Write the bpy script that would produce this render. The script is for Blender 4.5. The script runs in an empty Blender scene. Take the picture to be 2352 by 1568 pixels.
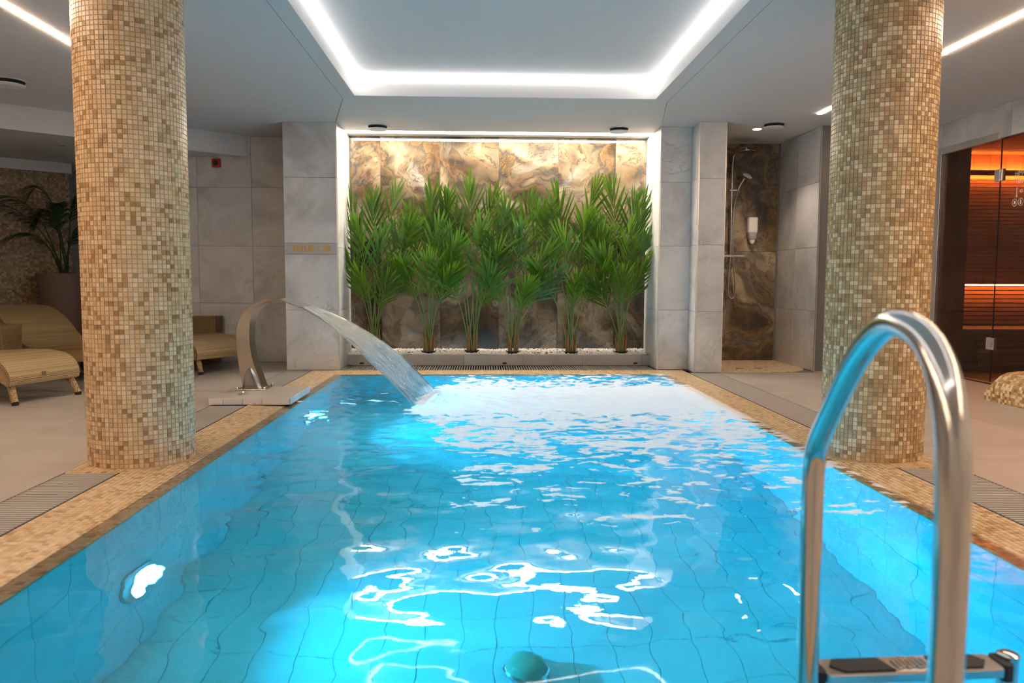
import bpy, math, random
import numpy as np
from mathutils import Vector, Matrix, noise as mnoise

random.seed(7)
rng = np.random.default_rng(7)
scn = bpy.context.scene
COL = scn.collection
V = Vector

# ------------------------------------------------------------------ camera
FPX = 1792.0                                    # focal length in pixels of a 2352 px wide frame
CAM = V((0.0, 0.0, 0.95))


def _basis():
    c = (1176.0, 784.0)
    ray = lambda x, y: V(((x - c[0]) / FPX, (y - c[1]) / FPX, 1.0))
    yv = ray(1111, 641.5).normalized()
    d = ray(1090, 23450).normalized()
    d = (d - yv * d.dot(yv)).normalized()
    zv = -d
    xv = yv.cross(zv).normalized()
    return Matrix((xv, yv, zv))                 # rows: world axes seen in the camera's frame


RW = _basis()
cam_data = bpy.data.cameras.new('camera')
cam_data.sensor_width = 36.0
cam_data.lens = FPX / 2352.0 * 36.0
cam_data.clip_start = 0.02
cam_data.dof.use_dof = True
cam_data.dof.focus_distance = 6.2
cam_data.dof.aperture_fstop = 3.2
cam = bpy.data.objects.new('camera', cam_data)
COL.objects.link(cam)
cx, cy, cz = RW @ V((1, 0, 0)), RW @ V((0, -1, 0)), RW @ V((0, 0, -1))
cam.matrix_world = Matrix(((cx.x, cy.x, cz.x, CAM.x), (cx.y, cy.y, cz.y, CAM.y), (cx.z, cy.z, cz.z, CAM.z), (0, 0, 0, 1)))
scn.camera = cam


def project(p):
    v = RW.transposed() @ (V(p) - CAM)
    if v.z < 0.05:
        return None
    return 1176 + FPX * v.x / v.z, 784 + FPX * v.y / v.z


# ------------------------------------------------------------------ world, exposure, light levels
world = bpy.data.worlds.new('world')
scn.world = world
world.use_nodes = True
world.node_tree.nodes['Background'].inputs[0].default_value = (0.02, 0.02, 0.022, 1)
world.node_tree.nodes['Background'].inputs[1].default_value = 0.0
scn.view_settings.view_transform = 'Standard'
scn.view_settings.look = 'None'
scn.view_settings.gamma = 1.0
scn.view_settings.use_curve_mapping = False
scn.view_settings.exposure = 0.0
cy_ = scn.cycles
cy_.max_bounces = 7
cy_.diffuse_bounces = 4
cy_.glossy_bounces = 3
cy_.transmission_bounces = 5
cy_.use_adaptive_sampling = True
cy_.adaptive_threshold = 0.09
cy_.adaptive_min_samples = 20
cy_.transparent_max_bounces = 8
cy_.sample_clamp_indirect = 12.0
cy_.blur_glossy = 1.0
cy_.use_denoising = True
cy_.use_light_tree = False
cy_.caustics_reflective = False

L_COVE = 9.0           # emission of the LED profile in the coffer
L_NICHE = 85.0          # LED channel over the plants
L_STRIP = 140.0          # ceiling line lights
L_POOL = 640.0          # watts of each underwater lamp
C_COVE = (1.0, 0.92, 0.86)
C_NICHE = (1.0, 0.86, 0.70)
C_STRIP = (1.0, 0.72, 0.50)
C_POOL = (0.012, 0.60, 1.0)


# ------------------------------------------------------------------ materials
class NT:
    def __init__(self, name):
        self.m = bpy.data.materials.new(name)
        self.m.use_nodes = True
        self.t = self.m.node_tree
        self.t.nodes.clear()
        self.out = self.t.nodes.new('ShaderNodeOutputMaterial')

    def n(self, kind, **kw):
        nd = self.t.nodes.new('ShaderNode' + kind)
        for k, v in kw.items():
            if k.startswith('i_'):
                key = k[2:]
                key = int(key) if key.isdigit() else key
                self.set(nd.inputs[key], v)
            else:
                setattr(nd, k, v)
        return nd

    def set(self, sock, v):
        if hasattr(v, 'is_output') or isinstance(v, bpy.types.NodeSocket):
            self.t.links.new(v, sock)
        elif isinstance(v, (tuple, list)):
            sock.default_value = tuple(v) + ((1.0,) if len(v) == 3 and sock.type == 'RGBA' else ())
        else:
            sock.default_value = v

    def math(self, op, a, b=0.0, c=None, clamp=False):
        nd = self.n('Math', operation=op, use_clamp=clamp)
        self.set(nd.inputs[0], a)
        self.set(nd.inputs[1], b)
        if c is not None:
            self.set(nd.inputs[2], c)
        return nd.outputs[0]

    def ramp(self, fac, stops, interp='LINEAR'):
        nd = self.n('ValToRGB')
        cr = nd.color_ramp
        cr.interpolation = interp
        while len(cr.elements) > 1:
            cr.elements.remove(cr.elements[-1])
        cr.elements[0].position = stops[0][0]
        cr.elements[0].color = tuple(stops[0][1]) + (1.0,)
        for p, c in stops[1:]:
            e = cr.elements.new(p)
            e.color = tuple(c) + (1.0,)
        self.t.links.new(fac, nd.inputs[0])
        return nd.outputs[0]

    def mix(self, fac, a, b, blend='MIX'):
        nd = self.n('Mix', data_type='RGBA', blend_type=blend)
        self.set(nd.inputs[0], fac)
        self.set(nd.inputs[6], a)
        self.set(nd.inputs[7], b)
        return nd.outputs[2]

    def noise(self, vec, scale, detail=4.0, rough=0.55, dist=0.0):
        nd = self.n('TexNoise')
        if vec is not None:
            self.t.links.new(vec, nd.inputs['Vector'])
        nd.inputs['Scale'].default_value = scale
        nd.inputs['Detail'].default_value = detail
        nd.inputs['Roughness'].default_value = rough
        nd.inputs['Distortion'].default_value = dist
        return nd.outputs[0]

    def coords(self, shift=True):
        """Object coordinates; each object gets its own slice of the pattern."""
        tc = self.n('TexCoord')
        if not shift:
            return tc.outputs['Object']
        oi = self.n('ObjectInfo')
        cmb = self.n('CombineXYZ')
        self.set(cmb.inputs[0], self.math('MULTIPLY', oi.outputs['Random'], 37.0))
        self.set(cmb.inputs[1], self.math('MULTIPLY', oi.outputs['Random'], 91.0))
        self.set(cmb.inputs[2], self.math('MULTIPLY', oi.outputs['Random'], 53.0))
        va = self.n('VectorMath', operation='ADD')
        self.t.links.new(tc.outputs['Object'], va.inputs[0])
        self.t.links.new(cmb.outputs[0], va.inputs[1])
        return va.outputs[0]

    def bump(self, h, strength=0.2, dist=0.01):
        nd = self.n('Bump')
        nd.inputs['Strength'].default_value = strength
        nd.inputs['Distance'].default_value = dist
        self.t.links.new(h, nd.inputs['Height'])
        return nd.outputs[0]

    def pbr(self, color, rough=0.5, metal=0.0, normal=None, spec=None, coat=None, trans=None, ior=None, alpha=None):
        b = self.n('BsdfPrincipled')
        self.set(b.inputs['Base Color'], color)
        self.set(b.inputs['Roughness'], rough)
        self.set(b.inputs['Metallic'], metal)
        if normal is not None:
            self.t.links.new(normal, b.inputs['Normal'])
        if spec is not None:
            b.inputs['Specular IOR Level'].default_value = spec
        if coat is not None:
            b.inputs['Coat Weight'].default_value = coat
        if trans is not None:
            b.inputs['Transmission Weight'].default_value = trans
        if ior is not None:
            b.inputs['IOR'].default_value = ior
        return b

    def done(self, shader):
        self.t.links.new(shader.outputs[0] if hasattr(shader, 'outputs') else shader, self.out.inputs['Surface'])
        return self.m


def m_plain(name, col, rough=0.5, metal=0.0, spec=None):
    t = NT(name)
    v = t.noise(t.coords(), 6.0, 1.0)
    c = t.mix(t.math('MULTIPLY', v, 0.18), col, tuple(x * 0.7 for x in col))
    return t.done(t.pbr(c, rough, metal, spec=spec))


def m_emit(name, col, strength):
    t = NT(name)
    e = t.n('Emission')
    e.inputs[0].default_value = tuple(col) + (1,)
    e.inputs[1].default_value = strength
    return t.done(e)


def m_greytile(name, a, b, c, vein=(0.62, 0.60, 0.57), rough=0.42, dark_vein=True):
    t = NT(name)
    co = t.coords()
    n1 = t.noise(co, 1.5, 4.0, 0.6, 1.2)
    n2 = t.noise(co, 34.0, 1.0, 0.7)
    base = t.ramp(n1, [(0.30, a), (0.5, b), (0.72, c)])
    vn = t.noise(co, 1.1, 4.0, 0.62, 1.6)
    vm = t.math('SUBTRACT', 1.0, t.math('MULTIPLY', t.math('ABSOLUTE', t.math('SUBTRACT', vn, 0.5)), 30.0), clamp=True)
    part = t.ramp(t.noise(co, 2.0, 2.0, 0.5), [(0.50, (0, 0, 0)), (0.62, (1, 1, 1))])
    vm = t.math('MULTIPLY', vm, part)
    base = t.mix(t.math('MULTIPLY', vm, 0.34), base, vein)
    if dark_vein:
        dn = t.noise(co, 1.0, 5.0, 0.7, 0.6)
        dm = t.math('SUBTRACT', 1.0, t.math('MULTIPLY', t.math('ABSOLUTE', t.math('SUBTRACT', dn, 0.43)), 90.0), clamp=True)
        dm = t.math('MULTIPLY', dm, t.math('SUBTRACT', 1.0, part))
        dm = t.math('MULTIPLY', dm, t.ramp(n1, [(0.44, (0, 0, 0)), (0.54, (1, 1, 1))]))
        base = t.mix(t.math('MULTIPLY', dm, 0.45), base, (0.16, 0.16, 0.17))
    base = t.mix(t.math('MULTIPLY', n2, 0.22), base, tuple(x * 0.72 for x in b))
    return t.done(t.pbr(base, rough, normal=t.bump(n2, 0.08, 0.003)))


def m_marble(name, gold=1.0, rough=0.06):
    t = NT(name)
    co = t.coords()
    warp = t.n('TexNoise')
    t.t.links.new(co, warp.inputs['Vector'])
    warp.inputs['Scale'].default_value = 1.3
    warp.inputs['Detail'].default_value = 5.0
    wv = t.n('VectorMath', operation='MULTIPLY_ADD')
    t.t.links.new(warp.outputs['Color'], wv.inputs[0])
    wv.inputs[1].default_value = (0.75, 0.75, 0.75)
    t.t.links.new(co, wv.inputs[2])
    wc = wv.outputs[0]
    wvn = t.n('TexWave', wave_type='BANDS', bands_direction='DIAGONAL', wave_profile='SIN')
    t.t.links.new(wc, wvn.inputs['Vector'])
    wvn.inputs['Scale'].default_value = 0.55
    wvn.inputs['Distortion'].default_value = 9.0
    wvn.inputs['Detail'].default_value = 4.0
    wvn.inputs['Detail Scale'].default_value = 1.3
    n1 = t.math('ADD', t.math('MULTIPLY', t.noise(wc, 0.95, 6.0, 0.58, 1.0), 0.80), t.math('MULTIPLY', wvn.outputs[1], 0.20))
    base = t.ramp(n1, [(0.30, (0.020, 0.022, 0.024)), (0.39, (0.060, 0.050, 0.038)), (0.44, (0.13, 0.082, 0.040)),
                       (0.485, (0.28, 0.175, 0.085)), (0.51, (0.085, 0.085, 0.080)), (0.555, (0.34, 0.245, 0.145)), (0.61, (0.56, 0.45, 0.31)), (0.68, (0.40, 0.32, 0.23)), (0.76, (0.15, 0.14, 0.125))])
    # cobbles of paler stone with dark seams
    vo = t.n('TexVoronoi', feature='F1')
    t.t.links.new(wc, vo.inputs['Vector'])
    vo.inputs['Scale'].default_value = 5.0
    ve = t.n('TexVoronoi', feature='DISTANCE_TO_EDGE')
    t.t.links.new(wc, ve.inputs['Vector'])
    ve.inputs['Scale'].default_value = 5.0
    patch = t.ramp(t.noise(co, 1.1, 3.0, 0.5, 0.6), [(0.48, (0, 0, 0)), (0.58, (1, 1, 1))])
    seam = t.math('SUBTRACT', 1.0, t.math('MULTIPLY', ve.outputs[0], 26.0), clamp=True)
    cobble = t.ramp(vo.outputs['Color'], [(0.2, (0.20, 0.14, 0.08)), (0.5, (0.44, 0.34, 0.22)), (0.8, (0.70, 0.60, 0.45))])
    cobble = t.mix(t.math('MULTIPLY', seam, 0.4), cobble, (0.12, 0.075, 0.035))
    base = t.mix(t.math('MULTIPLY', patch, 0.50), base, cobble)
    # fine veins, dark and rusty
    v1 = t.noise(wc, 2.3, 5.0, 0.65, 1.0)
    d1 = t.math('SUBTRACT', 1.0, t.math('MULTIPLY', t.math('ABSOLUTE', t.math('SUBTRACT', v1, 0.47)), 60.0), clamp=True)
    base = t.mix(t.math('MULTIPLY', d1, 0.75), base, (0.05, 0.032, 0.02))
    v2 = t.noise(wc, 1.0, 5.0, 0.6, 2.4)
    d2 = t.math('SUBTRACT', 1.0, t.math('MULTIPLY', t.math('ABSOLUTE', t.math('SUBTRACT', v2, 0.55)), 34.0), clamp=True)
    base = t.mix(t.math('MULTIPLY', d2, 0.35), base, (0.28, 0.16, 0.07))
    v3 = t.noise(co, 26.0, 4.0, 0.7)
    base = t.mix(t.math('MULTIPLY', v3, 0.3), base, (0.08, 0.06, 0.045))
    if gold != 1.0:
        base = t.mix(1.0, base, (gold, gold, gold), 'MULTIPLY')
    return t.done(t.pbr(base, rough, spec=0.55, normal=t.bump(t.noise(co, 1.6, 2.0), 0.05, 0.02)))


MOSAIC_L = [(0.0, (0.756, 0.549, 0.329)), (0.22, (0.683, 0.476, 0.256)), (0.42, (0.830, 0.634, 0.403)), (0.58, (0.634, 0.427, 0.220)),
            (0.72, (0.732, 0.525, 0.305)), (0.80, (0.415, 0.244, 0.098)), (0.89, (0.317, 0.177, 0.067)), (0.96, (0.512, 0.378, 0.232))]
MOSAIC_R = [(0.0, (0.480, 0.300, 0.132)), (0.26, (0.552, 0.360, 0.168)), (0.45, (0.792, 0.600, 0.348)), (0.58, (0.396, 0.234, 0.102)),
            (0.72, (0.840, 0.660, 0.408)), (0.86, (0.300, 0.174, 0.072)), (0.93, (0.576, 0.396, 0.204))]
MOSAIC_C = [(0.0, (0.74, 0.56, 0.34)), (0.25, (0.66, 0.48, 0.27)), (0.45, (0.80, 0.64, 0.43)), (0.62, (0.56, 0.38, 0.19)),
            (0.78, (0.72, 0.55, 0.35)), (0.92, (0.44, 0.28, 0.14))]


def m_mosaic(name, stops, islands, rough=0.33):
    t = NT(name)
    if islands:
        r = t.n('NewGeometry').outputs['Random Per Island']
    else:
        r = t.n('ObjectInfo').outputs['Random']
    c = t.ramp(r, stops, 'CONSTANT')
    v = t.noise(t.coords(), 60.0, 1.0, 0.6)
    c = t.mix(t.math('MULTIPLY', v, 0.30), c, (0.30, 0.20, 0.11))
    return t.done(t.pbr(c, rough))


def m_cellmosaic(name, stops, pitch, rough=0.4):
    """Mosaic too far away to be built piece by piece."""
    t = NT(name)
    co = t.n('TexCoord').outputs['Object']
    sc = t.n('VectorMath', operation='SCALE')
    t.t.links.new(co, sc.inputs[0])
    sc.inputs['Scale'].default_value = 1.0 / pitch
    off = t.n('VectorMath', operation='ADD')
    t.t.links.new(sc.outputs[0], off.inputs[0])
    off.inputs[1].default_value = (0.31, 0.37, 0.43)
    fl = t.n('VectorMath', operation='FLOOR')
    t.t.links.new(off.outputs[0], fl.inputs[0])
    wn = t.n('TexWhiteNoise', noise_dimensions='3D')
    t.t.links.new(fl.outputs[0], wn.inputs[0])
    c = t.ramp(wn.outputs[0], stops, 'CONSTANT')
    return t.done(t.pbr(c, rough))


def m_wicker(name, a, b):
    t = NT(name)
    co = t.n('TexCoord').outputs['Object']
    w1 = t.n('TexWave', wave_type='BANDS', bands_direction='X', wave_profile='SIN')
    t.t.links.new(co, w1.inputs['Vector'])
    w1.inputs['Scale'].default_value = 22.0
    w1.inputs['Distortion'].default_value = 0.6
    w2 = t.n('TexWave', wave_type='BANDS', bands_direction='Y', wave_profile='SIN')
    t.t.links.new(co, w2.inputs['Vector'])
    w2.inputs['Scale'].default_value = 26.0
    w2.inputs['Distortion'].default_value = 0.4
    w3 = t.n('TexWave', wave_type='BANDS', bands_direction='Z', wave_profile='SIN')
    t.t.links.new(co, w3.inputs['Vector'])
    w3.inputs['Scale'].default_value = 24.0
    h = t.math('MULTIPLY', t.math('MAXIMUM', w1.outputs[1], w3.outputs[1]), t.math('ADD', t.math('MULTIPLY', w2.outputs[1], 0.5), 0.5))
    c = t.mix(h, b, a)
    return t.done(t.pbr(c, 0.5, normal=t.bump(h, 0.7, 0.008)))


def m_wood(name, a, b, rough=0.55):
    t = NT(name)
    co = t.coords()
    mp = t.n('Mapping')
    t.t.links.new(co, mp.inputs[0])
    mp.inputs['Scale'].default_value = (1.0, 9.0, 9.0)
    n1 = t.noise(mp.outputs[0], 2.2, 6.0, 0.6, 0.8)
    tint = t.n('ObjectInfo').outputs['Random']
    c = t.mix(n1, a, b)
    c = t.mix(t.math('MULTIPLY', tint, 0.45), c, tuple(x * 0.55 for x in b))
    return t.done(t.pbr(c, rough))


def m_metal(name, col, rough, brushed=False):
    t = NT(name)
    if not brushed:
        n1 = t.noise(t.coords(), 3.0, 2.0)
        r = t.math('ADD', rough * 0.8, t.math('MULTIPLY', n1, rough * 0.4))
        return t.done(t.pbr(col, r, 1.0))
    n1 = t.noise(t.coords(), 90.0, 2.0)
    return t.done(t.pbr(col, rough, 1.0, normal=t.bump(n1, 0.04, 0.002)))


def m_leaf(name, a, b):
    t = NT(name)
    r = t.n('ObjectInfo').outputs['Random']
    isl = t.n('NewGeometry').outputs['Random Per Island']
    f = t.math('ADD', t.math('MULTIPLY', r, 0.6), t.math('MULTIPLY', isl, 0.4))
    c = t.mix(f, a, b)
    p = t.pbr(c, 0.38, spec=0.4)
    tr = t.n('BsdfTranslucent')
    t.t.links.new(t.mix(0.5, c, (0.16, 0.32, 0.012)), tr.inputs[0])
    mx = t.n('MixShader')
    mx.inputs[0].default_value = 0.30
    t.t.links.new(p.outputs[0], mx.inputs[1])
    t.t.links.new(tr.outputs[0], mx.inputs[2])
    return t.done(mx)


def m_glass(name, col, rough=0.0):
    """Thin tinted pane: sees through, and reflects by Fresnel."""
    t = NT(name)
    tr = t.n('BsdfTransparent')
    tr.inputs[0].default_value = tuple(col) + (1,)
    gl = t.n('BsdfGlossy')
    gl.inputs['Roughness'].default_value = rough
    gl.inputs[0].default_value = (0.9, 0.9, 0.9, 1)
    fr = t.n('Fresnel')
    bf = t.n('NewGeometry').outputs['Backfacing']
    t.set(fr.inputs[0], t.math('ADD', 1.45, t.math('MULTIPLY', bf, 1 / 1.45 - 1.45)))
    mx = t.n('MixShader')
    t.t.links.new(fr.outputs[0], mx.inputs[0])
    t.t.links.new(tr.outputs[0], mx.inputs[1])
    t.t.links.new(gl.outputs[0], mx.inputs[2])
    return t.done(mx)


def m_water():
    t = NT('pool_water')
    co = t.n('TexCoord').outputs['Object']
    chop = t.n('Attribute', attribute_name='chop').outputs['Fac']
    dens = t.n('Attribute', attribute_name='foam').outputs['Fac']
    mp = t.n('Mapping')
    t.t.links.new(co, mp.inputs[0])
    mp.inputs['Scale'].default_value = (1.0, 1.5, 1.0)
    f1 = t.noise(mp.outputs[0], 3.1, 3.0, 0.5, 1.3)
    f2 = t.noise(mp.outputs[0], 12.0, 3.0, 0.5, 0.6)
    f = t.math('ADD', t.math('MULTIPLY', f1, 1.55), t.math('MULTIPLY', f2, 0.95))
    f = t.math('ADD', t.math('SUBTRACT', f, 1.25 - 0.5), t.math('MULTIPLY', t.math('SUBTRACT', dens, 0.5), 1.3))
    mask = t.ramp(f, [(0.50, (0, 0, 0)), (0.53, (0.75, 0.75, 0.75)), (0.66, (1, 1, 1))])
    bmp = t.n('Bump')
    bmp.inputs['Distance'].default_value = 0.004
    t.t.links.new(t.noise(mp.outputs[0], 26.0, 3.0, 0.55), bmp.inputs['Height'])
    t.t.links.new(t.math('MULTIPLY', chop, 0.55), bmp.inputs['Strength'])
    deep = t.n('Attribute', attribute_name='deep').outputs['Fac']
    w = t.pbr(t.mix(deep, (0.97, 0.99, 1.0), (0.12, 0.88, 1.0)), 0.0, trans=1.0, ior=1.333, normal=bmp.outputs[0])
    fb = t.n('Bump')
    fb.inputs['Distance'].default_value = 0.03
    fb.inputs['Strength'].default_value = 0.6
    t.t.links.new(f2, fb.inputs['Height'])
    d = t.n('BsdfDiffuse')
    d.inputs[0].default_value = (0.88, 0.88, 0.90, 1)
    t.t.links.new(fb.outputs[0], d.inputs['Normal'])
    tl = t.n('BsdfTranslucent')
    tl.inputs[0].default_value = (0.84, 0.87, 0.90, 1)
    fm = t.n('MixShader')
    fm.inputs[0].default_value = 0.22
    t.t.links.new(d.outputs[0], fm.inputs[1])
    t.t.links.new(tl.outputs[0], fm.inputs[2])
    mx = t.n('MixShader')
    t.t.links.new(mask, mx.inputs[0])
    t.t.links.new(w.outputs[0], mx.inputs[1])
    t.t.links.new(fm.outputs[0], mx.inputs[2])
    return t.done(mx)


def m_stream():
    t = NT('falling_water')
    co = t.n('TexCoord').outputs['UV']
    mp = t.n('Mapping')
    t.t.links.new(co, mp.inputs[0])
    mp.inputs['Scale'].default_value = (3.0, 16.0, 1.0)
    n1 = t.noise(mp.outputs[0], 1.6, 5.0, 0.6, 0.5)
    mask = t.ramp(n1, [(0.47, (0.02, 0.02, 0.02)), (0.72, (0.50, 0.50, 0.50))])
    w = t.pbr((0.96, 0.99, 1.0), 0.03, trans=1.0, ior=1.333, normal=t.bump(n1, 0.5, 0.02))
    d = t.n('BsdfDiffuse')
    d.inputs[0].default_value = (0.9, 0.92, 0.94, 1)
    tl = t.n('BsdfTranslucent')
    tl.inputs[0].default_value = (0.9, 0.92, 0.94, 1)
    fm = t.n('MixShader')
    fm.inputs[0].default_value = 0.5
    t.t.links.new(d.outputs[0], fm.inputs[1])
    t.t.links.new(tl.outputs[0], fm.inputs[2])
    mx = t.n('MixShader')
    t.t.links.new(mask, mx.inputs[0])
    t.t.links.new(w.outputs[0], mx.inputs[1])
    t.t.links.new(fm.outputs[0], mx.inputs[2])
    return t.done(mx)


M = {}
M['ceiling'] = m_plain('ceiling_paint', (0.72, 0.72, 0.72), 0.6)
M['wall_tile'] = m_greytile('grey_stone_tile', (0.44, 0.435, 0.43), (0.64, 0.625, 0.61), (0.78, 0.76, 0.74), vein=(0.84, 0.82, 0.79))
M['deck_tile'] = m_greytile('beige_deck_tile', (0.38, 0.34, 0.30), (0.45, 0.40, 0.355), (0.50, 0.45, 0.40), vein=(0.56, 0.52, 0.47), rough=0.38, dark_vein=False)
M['grout'] = m_plain('grey_grout', (0.20, 0.19, 0.18), 0.85)
M['mosaic_grout'] = m_plain('sand_grout', (0.60, 0.46, 0.30), 0.85)
M['backing'] = m_plain('dark_backing', (0.02, 0.02, 0.02), 0.9)
M['marble'] = m_marble('polished_brown_marble', 0.50)
M['marble_shower'] = m_marble('shower_brown_marble', 0.9, 0.16)
M['mosaic_L'] = m_mosaic('sand_mosaic', MOSAIC_L, False)
M['mosaic_L_all'] = m_mosaic('sand_mosaic_field', MOSAIC_L, True)
M['mosaic_R'] = m_mosaic('tan_mosaic', MOSAIC_R, False)
M['mosaic_R_all'] = m_mosaic('tan_mosaic_field', MOSAIC_R, True)
M['mosaic_C'] = m_mosaic('coping_mosaic', MOSAIC_C, False, 0.28)
M['mosaic_C_all'] = m_mosaic('coping_mosaic_field', MOSAIC_C, True, 0.28)
M['mosaic_far'] = m_cellmosaic('far_mosaic', [(a, tuple(x * 0.42 for x in c)) for a, c in MOSAIC_R], 0.024)  # tan mosaic colours darkened, shade of the unlit lounge put into the colour
M['mosaic_bench'] = m_cellmosaic('bench_mosaic', MOSAIC_R, 0.024)
M['mosaic_shower'] = m_cellmosaic('shower_floor_mosaic', MOSAIC_C, 0.024)
M['pool_tile'] = m_greytile('pool_stone_tile', (0.34, 0.62, 0.68), (0.40, 0.70, 0.76), (0.46, 0.77, 0.82), vein=(0.52, 0.82, 0.86), rough=0.5, dark_vein=False)
M['pool_grout'] = m_plain('pool_grout', (0.36, 0.62, 0.68), 0.9)
M['steel'] = m_metal('polished_steel', (0.62, 0.60, 0.58), 0.16)
M['steel_fountain'] = m_metal('brushed_steel', (0.47, 0.43, 0.39), 0.20, True)
M['chrome'] = m_metal('chrome', (0.78, 0.78, 0.80), 0.07)
M['alu'] = m_metal('anodised_trim', (0.72, 0.71, 0.70), 0.35)
M['rubber'] = m_plain('black_rubber', (0.018, 0.018, 0.02), 0.7)
M['white_plastic'] = m_plain('white_plastic', (0.82, 0.81, 0.79), 0.4)
M['clear_plastic'] = m_plain('grey_translucent_plastic', (0.50, 0.48, 0.46), 0.25)
M['slat'] = m_plain('grey_grate_plastic', (0.42, 0.39, 0.36), 0.55)
M['wicker'] = m_wicker('straw_wicker', (0.60, 0.44, 0.23), (0.27, 0.17, 0.07))
M['wicker_dark'] = m_wicker('brown_wicker', (0.33, 0.21, 0.09), (0.14, 0.08, 0.03))
M['pot'] = m_plain('brown_pot', (0.17, 0.11, 0.095), 0.6)
M['soil'] = m_plain('soil', (0.03, 0.022, 0.016), 0.95)
M['leaf'] = m_leaf('palm_leaf', (0.028, 0.092, 0.007), (0.105, 0.240, 0.014))
M['leaf_dark'] = m_leaf('shaded_palm_leaf', (0.02, 0.05, 0.02), (0.03, 0.075, 0.025))  # darker copy of the leaf green, lounge shade painted into it
M['stem'] = m_plain('palm_stem', (0.15, 0.22, 0.06), 0.5)
M['sheath'] = m_plain('palm_sheath', (0.30, 0.14, 0.05), 0.7)
M['gravel'] = m_plain('white_gravel', (0.80, 0.77, 0.72), 0.7)
M['stone_brown'] = m_plain('brown_pebble', (0.30, 0.22, 0.15), 0.7)
M['red'] = m_plain('red_plastic', (0.55, 0.025, 0.02), 0.4)
M['gold_text'] = m_plain('gold_lettering', (0.66, 0.34, 0.03), 0.5)
M['white_text'] = m_plain('white_lettering', (0.80, 0.76, 0.70), 0.5)
M['sign'] = m_plain('grey_sign', (0.47, 0.455, 0.47), 0.5)
M['wood'] = m_wood('sauna_wood', (0.46, 0.21, 0.075), (0.33, 0.135, 0.045))
M['wood_dark'] = m_wood('dark_sauna_wood', (0.16, 0.06, 0.028), (0.11, 0.04, 0.02))
M['glass_bronze'] = m_glass('bronze_glass', (0.80, 0.56, 0.36))
M['glass_lens'] = m_plain('green_glass', (0.03, 0.30, 0.22), 0.1)
M['led_cove'] = m_emit('cove_led', C_COVE, L_COVE)
M['led_niche'] = m_emit('niche_led', C_NICHE, L_NICHE)
M['led_strip'] = m_emit('line_led', C_STRIP, L_STRIP)
M['led_spot'] = m_emit('spot_led', (1.0, 0.85, 0.75), 40.0)
M['led_pool'] = m_emit('pool_led', (0.35, 0.80, 1.0), 25.0)
M['led_sauna'] = m_emit('sauna_led', (1.0, 0.62, 0.32), 45.0)
M['led_sauna_top'] = m_emit('sauna_top_led', (1.0, 0.55, 0.24), 170.0)
M['water'] = m_water()
M['stream'] = m_stream()


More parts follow.
